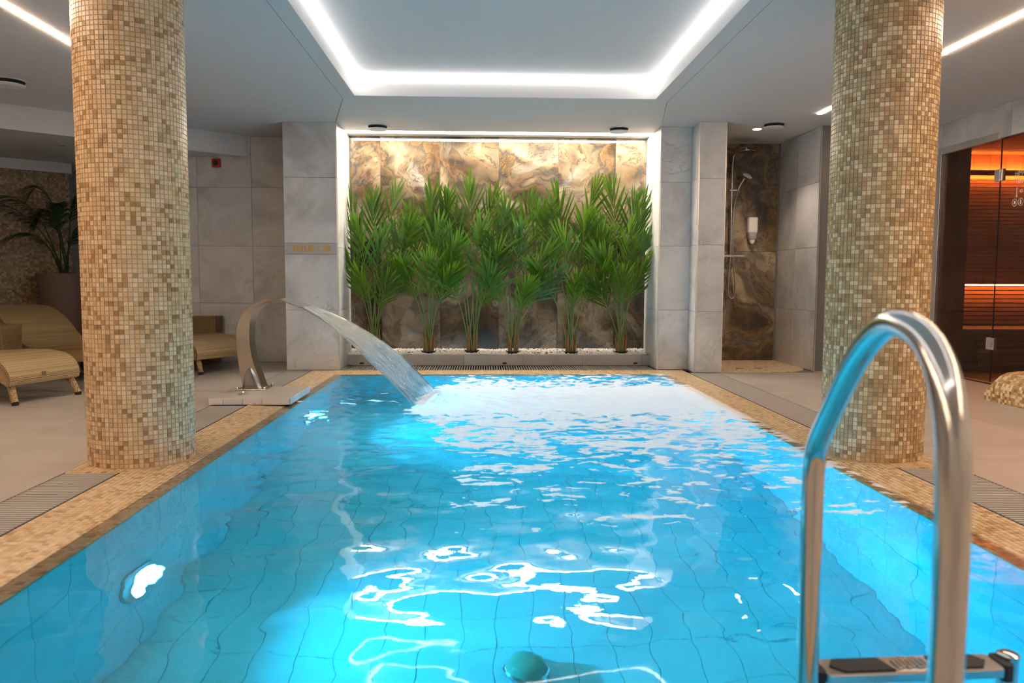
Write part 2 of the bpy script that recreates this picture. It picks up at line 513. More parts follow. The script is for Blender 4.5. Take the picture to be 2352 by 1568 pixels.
# ------------------------------------------------------------------ mesh helpers
class MB:
    def __init__(self):
        self.v, self.f = [], []

    def add(self, verts, faces):
        o = len(self.v)
        self.v += [tuple(p) for p in verts]
        self.f += [tuple(i + o for i in q) for q in faces]
        return self

    def box(self, a, b, m=None):
        x0, y0, z0 = a
        x1, y1, z1 = b
        vs = [(x0, y0, z0), (x1, y0, z0), (x1, y1, z0), (x0, y1, z0), (x0, y0, z1), (x1, y0, z1), (x1, y1, z1), (x0, y1, z1)]
        if m is not None:
            vs = [m @ V(p) for p in vs]
        return self.add(vs, [(0, 3, 2, 1), (4, 5, 6, 7), (0, 1, 5, 4), (1, 2, 6, 5), (2, 3, 7, 6), (3, 0, 4, 7)])

    def prism(self, poly, z0, z1, m=None):
        """poly counter-clockwise in xy, extruded along z."""
        n = len(poly)
        vs = [(x, y, z0) for x, y in poly] + [(x, y, z1) for x, y in poly]
        if m is not None:
            vs = [m @ V(p) for p in vs]
        fs = [tuple(range(n))[::-1], tuple(range(n, 2 * n))] + [(i, (i + 1) % n, n + (i + 1) % n, n + i) for i in range(n)]
        return self.add(vs, fs)

    def tube(self, pts, r, seg=12, cap=True):
        pts = [V(p) for p in pts]
        rs = r if isinstance(r, (list, tuple)) else [r] * len(pts)
        rings = []
        t0 = (pts[1] - pts[0]).normalized()
        up = V((0, 0, 1)) if abs(t0.z) < 0.9 else V((0, 1, 0))
        a = t0.cross(up).normalized()
        for i, p in enumerate(pts):
            t = (pts[min(i + 1, len(pts) - 1)] - pts[max(i - 1, 0)]).normalized()
            a = (a - t * a.dot(t)).normalized()
            b = t.cross(a)
            rings.append([p + (a * math.cos(k * 2 * math.pi / seg) + b * math.sin(k * 2 * math.pi / seg)) * rs[i] for k in range(seg)])
        vs = [q for rg in rings for q in rg]
        fs = []
        for i in range(len(pts) - 1):
            for k in range(seg):
                k2 = (k + 1) % seg
                fs.append((i * seg + k, i * seg + k2, (i + 1) * seg + k2, (i + 1) * seg + k))
        if cap:
            fs.append(tuple(range(seg))[::-1])
            fs.append(tuple((len(pts) - 1) * seg + k for k in range(seg)))
        return self.add(vs, fs)

    def lathe(self, prof, seg=32, c=(0, 0, 0), m=None):
        """prof: (radius, z) from bottom to top."""
        vs, fs = [], []
        for r, z in prof:
            for k in range(seg):
                an = k * 2 * math.pi / seg
                p = V((c[0] + r * math.cos(an), c[1] + r * math.sin(an), c[2] + z))
                vs.append(m @ p if m is not None else p)
        for i in range(len(prof) - 1):
            for k in range(seg):
                k2 = (k + 1) % seg
                fs.append((i * seg + k, i * seg + k2, (i + 1) * seg + k2, (i + 1) * seg + k))
        fs.append(tuple(range(seg))[::-1])
        fs.append(tuple((len(prof) - 1) * seg + k for k in range(seg)))
        return self.add(vs, fs)

    def loft(self, rings, closed=True, cap=True):
        n = len(rings[0])
        vs = [p for r in rings for p in r]
        fs = []
        for i in range(len(rings) - 1):
            for k in range(n if closed else n - 1):
                k2 = (k + 1) % n
                fs.append((i * n + k, i * n + k2, (i + 1) * n + k2, (i + 1) * n + k))
        if cap and closed:
            fs.append(tuple(range(n))[::-1])
            fs.append(tuple((len(rings) - 1) * n + k for k in range(n)))
        return self.add(vs, fs)

    def mesh(self, name, mat, smooth=False):
        me = bpy.data.meshes.new(name)
        me.from_pydata(self.v, [], self.f)
        me.validate()
        if mat is not None:
            me.materials.append(M[mat] if isinstance(mat, str) else mat)
        if smooth:
            me.polygons.foreach_set('use_smooth', [True] * len(me.polygons))
            try:
                me.set_sharp_from_angle(angle=math.radians(40))
            except Exception:
                pass
        me.update()
        return me

    def build(self, name, mat, parent=None, smooth=False, bevel=0.0):
        me = self.mesh(name, mat, smooth)
        o = link(name, me, parent)
        if bevel:
            b = o.modifiers.new('bevel', 'BEVEL')
            b.width = bevel
            b.segments = 2
            b.limit_method = 'ANGLE'
        return o


def link(name, data, parent=None, mw=None):
    o = bpy.data.objects.new(name, data)
    COL.objects.link(o)
    if parent is not None:
        o.parent = parent
    if mw is not None:
        o.matrix_basis = mw
    return o


def tag(o, label=None, cat=None, group=None, kind=None):
    if label:
        o['label'] = label
    if cat:
        o['category'] = cat
    if group:
        o['group'] = group
    if kind:
        o['kind'] = kind
    return o


def empty(name, loc=(0, 0, 0), rz=0.0):
    o = bpy.data.objects.new(name, None)
    o.empty_display_size = 0.1
    o.location = loc
    o.rotation_euler = (0, 0, rz)
    COL.objects.link(o)
    return o


def frame(O, U, Vv):
    """Matrix with local x = U, y = V, z = U x V."""
    U, Vv = V(U).normalized(), V(Vv).normalized()
    N = U.cross(Vv)
    return Matrix(((U.x, Vv.x, N.x, O[0]), (U.y, Vv.y, N.y, O[1]), (U.z, Vv.z, N.z, O[2]), (0, 0, 0, 1)))


_tiles = {}


def tile_mesh(w, h, d, mat, cham=0.0012):
    k = (round(w, 4), round(h, 4), round(d, 4), mat)
    if k not in _tiles:
        a, b = w / 2, h / 2
        q = lambda i, z: [(-a + i, -b + i, z), (a - i, -b + i, z), (a - i, b - i, z), (-a + i, b - i, z)]
        mb = MB()
        mb.add(q(0, 0) + q(0, d - cham) + q(cham, d),
               [(0, 3, 2, 1)] + [(i, (i + 1) % 4, 4 + (i + 1) % 4, 4 + i) for i in range(4)] + [(4 + i, 4 + (i + 1) % 4, 8 + (i + 1) % 4, 8 + i) for i in range(4)] + [(8, 9, 10, 11)])
        _tiles[k] = mb.mesh('tile', mat)
    return _tiles[k]


def tile_field(parent, name, O, U, Vv, us, vs, mat, gap=0.003, d=0.008, skip=None, jitter=0.0004):
    """Lay single tiles on the plane O + u U + v V, one object for each."""
    U, Vv = V(U), V(Vv)
    N = U.cross(Vv)
    for i in range(len(us) - 1):
        for j in range(len(vs) - 1):
            if skip and skip(i, j):
                continue
            w, h = us[i + 1] - us[i] - gap, vs[j + 1] - vs[j] - gap
            if w < 0.004 or h < 0.004:
                continue
            c = V(O) + U * ((us[i] + us[i + 1]) / 2) + Vv * ((vs[j] + vs[j + 1]) / 2) + N * random.uniform(-jitter, jitter)
            link(name, tile_mesh(w, h, d, mat), parent, frame(c, U, Vv))


def score(c, n, s):
    """How large a piece shows in the photograph."""
    p = project(c)
    if p is None or not (-20 < p[0] < 2372 and -20 < p[1] < 1588):
        return 0.0
    vw = CAM - V(c)
    dd = vw.length
    f = V(n).dot(vw / dd)
    return max(f, 0.0) * s * s / (dd * dd)


def mosaic(parent, cells, size, mat, depth=0.004, limit=300, name='mosaic_tile', hide=None):
    """cells: (centre, U, V, N). The largest in view become objects, the rest one field."""
    sc = [score(c, n, size) if not (hide and hide(c)) else 0.0 for c, u, v, n in cells]
    order = sorted(range(len(cells)), key=lambda i: -sc[i])
    single = set(i for i in order[:limit] if sc[i] > 0)
    w = size / 2
    me = tile_mesh(size, size, depth, mat, 0.0008)
    vs, fs = [], []
    for i, (c, u, v, n) in enumerate(cells):
        if i in single:
            link(name, me, parent, frame(c, u, v))
            continue
        o = len(vs)
        c, u, v, n = V(c), V(u), V(v), V(n)
        for z, k in ((0.0, w), (depth, w - 0.0008)):
            for a, b in ((-1, -1), (1, -1), (1, 1), (-1, 1)):
                vs.append(tuple(c + u * (a * k) + v * (b * k) + n * z))
        fs += [(o, o + 1, o + 5, o + 4), (o + 1, o + 2, o + 6, o + 5), (o + 2, o + 3, o + 7, o + 6), (o + 3, o, o + 4, o + 7), (o + 4, o + 5, o + 6, o + 7)]
    if vs:
        m = MB()
        m.v, m.f = vs, fs
        tag(m.build('mosaic_field', mat + '_all', parent), kind='stuff')


def frange(a, b, step):
    out = [a]
    while out[-1] + step < b - 1e-6:
        out.append(out[-1] + step)
    out.append(b)
    return out


def catmull(pts, n=8):
    P = [V(p) for p in pts]
    P = [P[0] * 2 - P[1]] + P + [P[-1] * 2 - P[-2]]
    out = []
    for i in range(1, len(P) - 2):
        for k in range(n):
            t = k / n
            a, b, c, d = P[i - 1], P[i], P[i + 1], P[i + 2]
            out.append(0.5 * ((2 * b) + (c - a) * t + (2 * a - 5 * b + 4 * c - d) * t * t + (3 * b - a - 3 * c + d) * t ** 3))
    out.append(P[-2])
    return out


# ------------------------------------------------------------------ main dimensions (metres)
ZC = 2.54                                # ceiling
PX0, PX1, PY0, PY1 = -1.43, 1.81, 1.20, 7.82   # pool basin
PZ = -1.35                               # pool floor
WZ = -0.0125                             # water level
GLO, GLI = -2.05, -1.78                  # drain grate left of the pool
GRI, GRO = 2.11, 2.42                    # drain grate right of the pool
XL, XR = -7.0, 4.68                      # side walls
YN = -2.6                                # wall behind the photographer

# ------------------------------------------------------------------ floor
fl = MB()
for a, b in (((XL, YN, -0.3), (GLO, 10.6, -0.008)), ((GRO, YN, -0.3), (XR, 9.3, -0.008)), ((GLO, YN, -0.3), (GRO, 0.85, -0.008))):
    fl.box(a, b)
floor = tag(fl.build('floor', 'grout'), 'beige grey stone deck around the pool', 'floor', kind='structure')
DT = 0.66
# left deck: joints start at the grate
tile_field(floor, 'deck_tile', (GLO, YN, -0.008), (1, 0, 0), (0, 1, 0), [-x for x in frange(0, GLO - XL, DT)][::-1], frange(0, 13.2, DT * 2), 'deck_tile',
           skip=lambda i, j: False)
tile_field(floor, 'deck_tile', (GRO, 0, -0.008), (1, 0, 0), (0, 1, 0), [0, 0.98, 1.64, XR - GRO], [-2.6, -0.94, 0.38, 1.70, 3.02, 4.34, 5.66, 6.98, 7.93], 'deck_tile')
tile_field(floor, 'deck_tile', (3.47, 0, -0.008), (1, 0, 0), (0, 1, 0), [0, XR - 3.47], [7.93, 8.10], 'deck_tile')
tile_field(floor, 'deck_tile', (GLO, 0, -0.008), (1, 0, 0), (0, 1, 0), frange(0, GRO - GLO, DT), [-2.6, -1.2, 0.12, 0.85], 'deck_tile')

# shower floor, laid in mosaic with a sloping front edge
sf = MB()
arc = [(2.45, 7.93), (2.9, 7.93), (3.2, 7.98), (3.38, 8.10), (3.47, 8.3), (3.47, 9.2), (2.45, 9.2)]
sf.prism(arc, -0.02, 0.002)
shower_floor = tag(sf.build('floor_shower', 'mosaic_shower'), 'sand mosaic floor of the shower cubicle', 'floor', kind='structure')
for x in (2.72, 2.92):
    d_ = MB().box((x, 8.28, 0.002), (x + 0.09, 8.30, 0.005))
    d_.build('drain_slot', 'rubber', shower_floor)

# ------------------------------------------------------------------ pool basin
T = 0.12
pb = MB()
pb.box((PX0 - T, PY0 - T, PZ - 0.15), (PX1 + T, PY1 + T, PZ - 0.008))
pb.box((PX0 - T, PY0 - T, PZ - 0.008), (PX0 - 0.008, PY1 + T, -0.03))
pb.box((PX1 + 0.008, PY0 - T, PZ - 0.008), (PX1 + T, PY1 + T, -0.03))
pb.box((PX0 - 0.008, PY1 + 0.008, PZ - 0.008), (PX1 + 0.008, PY1 + T, -0.03))
pb.box((PX0 - 0.008, PY0 - T, PZ - 0.008), (PX1 + 0.008, PY0 - 0.008, -0.03))
basin = tag(pb.build('pool_basin', 'pool_grout'), 'blue lit swimming pool basin lined with stone tiles', 'pool', kind='structure')


def stone_cells(O, U, Vv, us, vs, mat, name, limit):
    """Like tile_field, but only the largest `limit` pieces in view stay single objects."""
    U, Vv = V(U), V(Vv)
    N = U.cross(Vv)
    items = []
    for i in range(len(us) - 1):
        for j in range(len(vs) - 1):
            w, h = us[i + 1] - us[i] - 0.0025, vs[j + 1] - vs[j] - 0.0025
            if w < 0.01 or h < 0.01:
                continue
            c = V(O) + U * ((us[i] + us[i + 1]) / 2) + Vv * ((vs[j] + vs[j + 1]) / 2)
            items.append((score(c, N, math.sqrt(w * h)), c, w, h))
    items.sort(key=lambda q: -q[0])
    field = MB()
    for k, (s, c, w, h) in enumerate(items):
        c = c + N * random.uniform(-0.0006, 0.0006)
        if k < limit and s > 0:
            link(name, tile_mesh(w, h, 0.008, mat, 0.002), basin, frame(c, U, Vv))
        else:
            field.box((-w / 2, -h / 2, 0), (w / 2, h / 2, 0.008), frame(c, U, Vv))
    if field.v:
        tag(field.build(name + '_field', mat, basin), kind='stuff')


PT = 0.165
stone_cells((PX0, PY0, PZ - 0.008), (1, 0, 0), (0, 1, 0), frange(0, PX1 - PX0, PT), frange(0, PY1 - PY0, PT * 1.5), 'pool_tile', 'pool_floor_tile', 300)
stone_cells((PX0 - 0.008, PY0, PZ), (0, 1, 0), (0, 0, 1), frange(0, PY1 - PY0, PT * 1.5), frange(0, -PZ - 0.02, PT * 2), 'pool_tile', 'pool_wall_tile', 110)
stone_cells((PX1 + 0.008, PY1, PZ), (0, -1, 0), (0, 0, 1), frange(0, PY1 - PY0, PT * 1.5), frange(0, -PZ - 0.02, PT * 2), 'pool_tile', 'pool_wall_tile', 110)
stone_cells((PX0, PY1 + 0.008, PZ), (1, 0, 0), (0, 0, 1), frange(0, PX1 - PX0, PT * 1.5), frange(0, -PZ - 0.02, PT * 2), 'pool_tile', 'pool_wall_tile', 60)
stone_cells((PX1, PY0 - 0.008, PZ), (-1, 0, 0), (0, 0, 1), frange(0, PX1 - PX0, PT * 1.5), frange(0, -PZ - 0.02, PT * 2), 'pool_tile', 'pool_wall_tile', 0)

# ------------------------------------------------------------------ mosaic coping, sloping into the water
MP = 0.0238                                # mosaic pitch
MS = 0.0216                                # piece
SL = -0.016                                # edge of the pool lies this much under the deck


def cope_z(x, y):
    """Surface height of the coping: 0 at the grates, SL at the pool edge."""
    d = max((PX0 - x) / (PX0 - GLI), (x - PX1) / (GRI - PX1), (y - PY1) / 0.36, (PY0 - y) / 0.35)
    return SL * (1 - max(0.0, min(1.0, d)))


cb = MB()
zb = -0.0045


def cope_slab(x0, x1, y0, y1, nx, ny):
    vs, fs = [], []
    for j in range(ny + 1):
        for i in range(nx + 1):
            x, y = x0 + (x1 - x0) * i / nx, y0 + (y1 - y0) * j / ny
            vs.append((x, y, cope_z(x, y) + zb))
    for j in range(ny):
        for i in range(nx):
            a = j * (nx + 1) + i
            fs.append((a, a + 1, a + nx + 2, a + nx + 1))
    cb.add(vs, fs)
    # vertical inner edge and underside are covered by the basin walls
    cb.box((x0, y0, -0.029), (x1, y1, SL + zb - 0.002))


cope_slab(GLI, PX0, 0.85, 8.17, 3, 24)
cope_slab(PX1, GRI, 0.85, 8.17, 3, 24)
cope_slab(PX0, PX1, PY1, 8.18, 6, 4)
cope_slab(PX0, PX1, 0.85, PY0, 6, 3)
cb.box((GLO, 3.83, -0.10), (GLI, 4.52, zb))
cb.box((GRI, 3.84, -0.10), (GRO, 4.52, zb))
coping = tag(cb.build('pool_coping', 'mosaic_grout'), 'sand coloured mosaic coping around the pool edge', 'coping', kind='structure')
LC, RC, RAD = V((-1.812, 4.165, 0)), V((2.150, 4.205, 0)), 0.262
cells = []


def cope_cells(x0, x1, y0, y1):
    nx, ny = max(1, round((x1 - x0) / MP)), max(1, round((y1 - y0) / MP))
    for j in range(ny):
        for i in range(nx):
            x, y = x0 + (i + 0.5) * (x1 - x0) / nx, y0 + (j + 0.5) * (y1 - y0) / ny
            if (x - LC.x) ** 2 + (y - LC.y) ** 2 < (RAD - 0.02) ** 2 or (x - RC.x) ** 2 + (y - RC.y) ** 2 < (RAD - 0.02) ** 2:
                continue
            e = 0.004
            z = cope_z(x, y)
            u = V((2 * e, 0, cope_z(x + e, y) - cope_z(x - e, y))).normalized()
            v = V((0, 2 * e, cope_z(x, y + e) - cope_z(x, y - e))).normalized()
            n = u.cross(v).normalized()
            v = n.cross(u)
            cells.append((V((x, y, z - 0.004)), u, v, n))


cope_cells(GLI + 0.003, PX0, 0.85, 8.17)
cope_cells(PX1, GRI - 0.003, 0.85, 8.17)
cope_cells(PX0, PX1, PY1, 8.175)
cope_cells(PX0, PX1, 0.85, PY0)
cope_cells(GLO, GLI, 3.835, 4.515)
cope_cells(GRI, GRO, 3.845, 4.515)
mosaic(coping, cells, MS, 'mosaic_C', 0.004, 300)


# ------------------------------------------------------------------ mosaic columns
def column(c, mat, label):
    n = 71
    pitch = 2 * math.pi * RAD / n
    root = tag(empty('mosaic_column', (c.x, c.y, 0)), label, 'column', kind='structure')
    core = MB().lathe([(RAD - 0.0035, -0.02), (RAD - 0.0035, ZC)], 71)
    core.build('column_core', 'mosaic_grout', root, True)
    cl = []
    rows = int(ZC / pitch)
    for r in range(rows):
        for k in range(n):
            a = (k + 0.5) * 2 * math.pi / n
            nn = V((math.cos(a), math.sin(a), 0))
            cl.append((nn * (RAD - 0.004) + V((0, 0, (r + 0.5) * pitch)), V((-math.sin(a), math.cos(a), 0)), V((0, 0, 1)), nn))
    # scoring needs world positions
    size = pitch - 0.0022
    sc = [score(p + c, nv, size) for p, u, v, nv in cl]
    order = sorted(range(len(cl)), key=lambda i: -sc[i])
    single = set(order[:300])
    me = tile_mesh(size, size, 0.004, mat, 0.0008)
    fld = MB()
    for i, (p, u, v, nv) in enumerate(cl):
        if i in single:
            link('mosaic_tile', me, root, frame(p, u, v))
        else:
            w = size / 2
            o = len(fld.v)
            for z, k in ((0.0, w), (0.004, w - 0.0008)):
                for aa, bb in ((-1, -1), (1, -1), (1, 1), (-1, 1)):
                    fld.v.append(tuple(p + u * (aa * k) + v * (bb * k) + nv * z))
            fld.f += [(o, o + 1, o + 5, o + 4), (o + 1, o + 2, o + 6, o + 5), (o + 2, o + 3, o + 7, o + 6), (o + 3, o, o + 4, o + 7), (o + 4, o + 5, o + 6, o + 7)]
    tag(fld.build('mosaic_field', mat + '_all', root), kind='stuff')
    return root


column(LC, 'mosaic_L', 'round column clad in sand coloured mosaic, near the loungers')
column(RC, 'mosaic_R', 'round column clad in tan mosaic, behind the steel handrail')


# ------------------------------------------------------------------ drain grates
def grate(x0, x1, y0, y1, along, label, shown, pitch=0.0268):
    """A channel with cross bars; `along` is the axis the grate runs in."""
    root = tag(empty('drain_grate', ((x0 + x1) / 2, (y0 + y1) / 2, 0)), label, 'drain grate', 'drain grates round the pool')
    ox, oy = (x0 + x1) / 2, (y0 + y1) / 2
    hx, hy = (x1 - x0) / 2, (y1 - y0) / 2
    ch = MB()
    ch.box((-hx, -hy, -0.10), (hx, hy, -0.07))
    if along == 'y':
        ch.box((-hx, -hy, -0.07), (-hx + 0.006, hy, -0.001)).box((hx - 0.006, -hy, -0.07), (hx, hy, -0.001))
    else:
        ch.box((-hx, -hy, -0.07), (hx, -hy + 0.006, -0.001)).box((-hx, hy - 0.006, -0.07), (hx, hy, -0.001))
    ch.build('channel', 'backing', root)
    n = int(((hy if along == 'y' else hx) * 2) / pitch)
    half = 0.0070
    b = MB()
    if along == 'y':
        b.box((-hx + 0.007, -half, -0.022), (hx - 0.007, half, 0.0))
    else:
        b.box((-half, -hy + 0.007, -0.022), (half, hy - 0.007, 0.0))
    me = b.mesh('slat', 'slat')
    field = MB()
    for k in range(n):
        s = -(hy if along == 'y' else hx) + (k + 0.5) * pitch
        loc = V((0, s, 0)) if along == 'y' else V((s, 0, 0))
        p = V((ox, oy, 0)) + loc
        if shown(p):
            link('slat', me, root, Matrix.Translation(loc))
        else:
            field.add([V(q.co) + loc for q in me.vertices], [tuple(f.vertices) for f in me.polygons])
    if field.v:
        tag(field.build('slat_field', 'slat', root), kind='stuff')
    return root


grate(GLO, GLI, -0.5, 3.825, 'y', 'grey slatted drain grate on the lounger side, in front of the column', lambda p: p.y > 2.0)
grate(GLO, GLI, 4.525, 5.885, 'y', 'grey slatted drain grate between the sand column and the fountain plinth', lambda p: True)
grate(GLO, GLI, 6.575, 8.16, 'y', 'grey slatted drain grate behind the fountain plinth', lambda p: False)
grate(GRI, GRO, -0.5, 3.835, 'y', 'grey slatted drain grate beside the handrail, in front of the tan column', lambda p: p.y > 2.0)
grate(GRI, GRO, 4.525, 7.92, 'y', 'grey slatted drain grate from the tan column to the shower', lambda p: p.y < 5.8)
grate(-1.505, 1.845, 8.19, 8.585, 'x', 'grey slatted drain grate along the planter under the marble wall', lambda p: True)


# ------------------------------------------------------------------ ceiling
def slab(name, poly, z0, z1, mat, label=None, parent=None, kind='structure'):
    o = MB().prism(poly, z0, z1).build(name, mat, parent)
    if label:
        tag(o, label, 'ceiling', kind=kind)
    return o


G = 0.003
SLX, SRX, SY = -1.246, 1.642, 7.10
slab('ceiling_left', [(XL, YN), (SLX - G, YN), (SLX - G, SY), (-1.512 - G, 8.16), (-1.512 - G, 8.2), (-1.512 - G, 10.6), (XL, 10.6)], ZC, ZC + 0.05, 'ceiling',
     'white ceiling over the loungers')
slab('ceiling_right', [(SRX + G, YN), (XR, YN), (XR, 9.3), (1.842 + G, 9.3), (1.842 + G, 8.2), (SRX + G, SY)], ZC, ZC + 0.05, 'ceiling',
     'white ceiling over the shower and sauna side')
# the middle field with its coffer
CX0, CX1, CY0, CY1, CZ = -1.126, 1.515, -0.6, 6.98, ZC + 0.175
mid = MB()
mid.box((SLX + G, YN, ZC - 0.002), (CX0, CY1, ZC + 0.05))
mid.box((CX1, YN, ZC - 0.002), (SRX - G, CY1, ZC + 0.05))
mid.box((CX0, YN, ZC - 0.002), (CX1, CY0, ZC + 0.05))
mid.prism([(SLX + G, CY1), (SRX - G, CY1), (SRX - G, SY), (SLX + G, SY)], ZC - 0.002, ZC + 0.05)
mid.prism([(SLX + G, SY), (SRX - G, SY), (1.842 - G, 8.17), (1.842 - G, 8.59), (-1.512 + G, 8.59), (-1.512 + G, 8.16)], ZC, ZC + 0.05)
mid.box((-1.512 + G, 8.745, ZC), (1.842 - G, 8.95, ZC + 0.05))
mid.box((-1.512 + G, 8.585, ZC + 0.02), (1.842 - G, 8.75, ZC + 0.05))
# coffer sides and top
mid.box((CX0 - 0.02, CY0, ZC + 0.0), (CX0 + 0.002, CY1, CZ)).box((CX1 - 0.002, CY0, ZC), (CX1 + 0.02, CY1, CZ))
mid.box((CX0 - 0.02, CY1 - 0.002, ZC), (CX1 + 0.02, CY1 + 0.02, CZ)).box((CX0 - 0.02, CY0 - 0.02, ZC), (CX1 + 0.02, CY0 + 0.002, CZ))
mid.box((CX0 - 0.02, CY0 - 0.02, CZ), (CX1 + 0.02, CY1 + 0.02, CZ + 0.03))
ceil_mid = tag(mid.build('ceiling', 'ceiling'), 'white ceiling field with a recessed coffer over the pool', 'ceiling', kind='structure')
# a dark layer over all of it, so that the joints read black
slab('ceiling_void', [(XL, YN), (XR, YN), (XR, 10.6), (XL, 10.6)], CZ + 0.05, CZ + 0.08, 'backing', 'dark void above the suspended ceiling')

# LED profile in the corner of the coffer, one length on each side
cove = tag(empty('cove_light', ((CX0 + CX1) / 2, 3.2, CZ)), 'bright LED profile round the coffer above the pool', 'ceiling light')
w_ = 0.042


def corner_profile(a, b, inward, name):
    a, b, inw = V(a), V(b), V(inward)
    up = V((0, 0, 1))
    o = cove.location
    pr = [(a, V((0, 0, 0)))]
    ring = lambda p: [p - o, p + inw * w_ - o, p + inw * (w_ * 0.55) - up * (w_ * 0.75) - o, p - up * (w_ * 1.25) - o]
    MB().loft([ring(a), ring(b)]).build(name, 'led_cove', cove)


e = 0.003
corner_profile((CX0 + e, CY0, CZ - e), (CX0 + e, CY1, CZ - e), (1, 0, 0), 'led_profile')
corner_profile((CX1 - e, CY0, CZ - e), (CX1 - e, CY1, CZ - e), (-1, 0, 0), 'led_profile')
corner_profile((CX0, CY1 - e, CZ - e), (CX1, CY1 - e, CZ - e), (0, -1, 0), 'led_profile')
corner_profile((CX0, CY0 + e, CZ - e), (CX1, CY0 + e, CZ - e), (0, 1, 0), 'led_profile')

# LED channel over the planter
nl = MB().box((-1.50, 8.605, ZC + 0.004), (1.83, 8.73, ZC + 0.019))
tag(nl.build('niche_light', 'led_niche'), 'long LED channel in the ceiling above the palms', 'ceiling light')


def line_light(x, y0, y1, label, w=0.036):
    r = tag(empty('line_light', (x, (y0 + y1) / 2, ZC)), label, 'ceiling light', 'ceiling line lights')
    h = (y1 - y0) / 2
    MB().box((-w / 2 - 0.003, -h - 0.003, -0.002), (w / 2 + 0.003, h + 0.003, -0.0002)).build('housing', 'white_plastic', r)
    MB().box((-w / 2, -h, -0.006), (w / 2, h, -0.002)).build('diffuser', 'led_strip', r)


line_light(-2.80, -2.3, 5.75, 'ceiling line light over the deck on the lounger side')
line_light(3.21, -2.3, 5.56, 'long ceiling line light between the tan column and the sauna')
line_light(3.21, 7.14, 7.50, 'short ceiling line light near the shower')


def vent(x, y, label, r=0.105, z=ZC):
    o = tag(empty('ceiling_vent', (x, y, z)), label, 'air vent', 'round ceiling air valves')
    MB().lathe([(r * 1.16, -0.004), (r * 1.16, -0.0005)], 32).build('flange', 'white_plastic', o, True)
    MB().lathe([(r * 0.86, -0.030), (r * 0.95, -0.004)], 32).build('throat', 'backing', o, True)
    MB().lathe([(r * 0.55, -0.047), (r * 0.92, -0.041), (r, -0.031), (r * 0.9, -0.0295)], 32).build('disc', 'white_plastic', o, True)


vent(-1.108, 8.33, 'round white air vent above the first palm beside the depth sign pier')
vent(1.425, 8.33, 'round white air vent above the last palm, nearer the shower')
vent(2.961, 8.01, 'round white air vent at the shower ceiling')
vent(-3.86, 6.62, 'round white air vent over the loungers', 0.13)

sp = tag(empty('downlight', (2.877, 8.273, ZC)), 'small round recessed downlight above the shower', 'ceiling light')
MB().lathe([(0.052, -0.003), (0.052, -0.0004)], 24).build('bezel', 'white_plastic', sp, True)
MB().lathe([(0.043, -0.0045), (0.043, -0.003)], 24).build('lens', 'led_spot', sp, True)


def spot(name, loc, target, power, col, angle, parent=None, size=0.04, blend=0.6):
    d = bpy.data.lights.new(name, 'SPOT')
    d.energy = power
    d.color = col
    d.spot_size = math.radians(angle)
    d.spot_blend = blend
    d.shadow_soft_size = size
    o = bpy.data.objects.new(name, d)
    COL.objects.link(o)
    o.rotation_euler = (V(target) - V(loc)).to_track_quat('-Z', 'Y').to_euler()
    o.location = loc
    return o


spot('downlight_beam', (2.877, 8.273, ZC - 0.01), (2.90, 8.29, 0), 60, (1.0, 0.80, 0.62), 105)

# ------------------------------------------------------------------ lowered ceiling and beams over the lounge
B0, B1 = V((-2.64, 8.99, 0)), V((-6.9, 5.24, 0))          # front edge of the lowered part, running askew
low = MB().prism([(B0.x, B0.y), (B0.x, 9.02), (B0.x, 10.6), (XL, 10.6), (XL, B1.y), (B1.x, B1.y)], 2.31, ZC - 0.001)
tag(low.build('ceiling_lounge', 'ceiling'), 'lowered white ceiling over the back of the lounge', 'ceiling', kind='structure')
d2 = (B1 - B0).normalized()
q0 = V((-4.92, 9.64, 0))
q1 = q0 + d2 * 2.7
n2 = V((d2.y, -d2.x, 0))
n2 = n2 if n2.y > 0 else -n2
b2 = MB().prism([(q0.x, q0.y), (q0.x + n2.x * 0.5, q0.y + n2.y * 0.5), (q1.x + n2.x * 0.5, q1.y + n2.y * 0.5), (q1.x, q1.y)][::-1], 2.19, 2.309)
tag(b2.build('ceiling_beam', 'ceiling'), 'shallow white ceiling beam above the mosaic wall', 'beam', kind='structure')
for k, (x, y) in enumerate(((-4.35, 8.35), (-4.12, 8.52), (-5.15, 8.35))):
    r = tag(empty('downlight_unlit', (x, y, 2.31)), ['unlit recessed downlight in the lowered ceiling, middle of three', 'unlit recessed downlight in the lowered ceiling, closest to the column', 'unlit recessed downlight in the lowered ceiling, farthest from the column'][k], 'ceiling light', 'unlit lounge downlights')
    MB().lathe([(0.055, -0.003), (0.055, -0.0004)], 20).build('bezel', 'white_plastic', r, True)
    MB().lathe([(0.042, -0.004), (0.042, -0.003)], 20).build('lens', 'clear_plastic', r, True)


# ------------------------------------------------------------------ walls
def wall(name, a, b, label, mat='grout'):
    return tag(MB().box(a, b).build(name, mat), label, 'wall', kind='structure')


def trim(parent, x, y, z0, z1, s=0.008):
    MB().box((x - s, y - s, z0), (x + s, y + s, z1)).build('corner_trim', 'alu', parent)


TD = 0.008
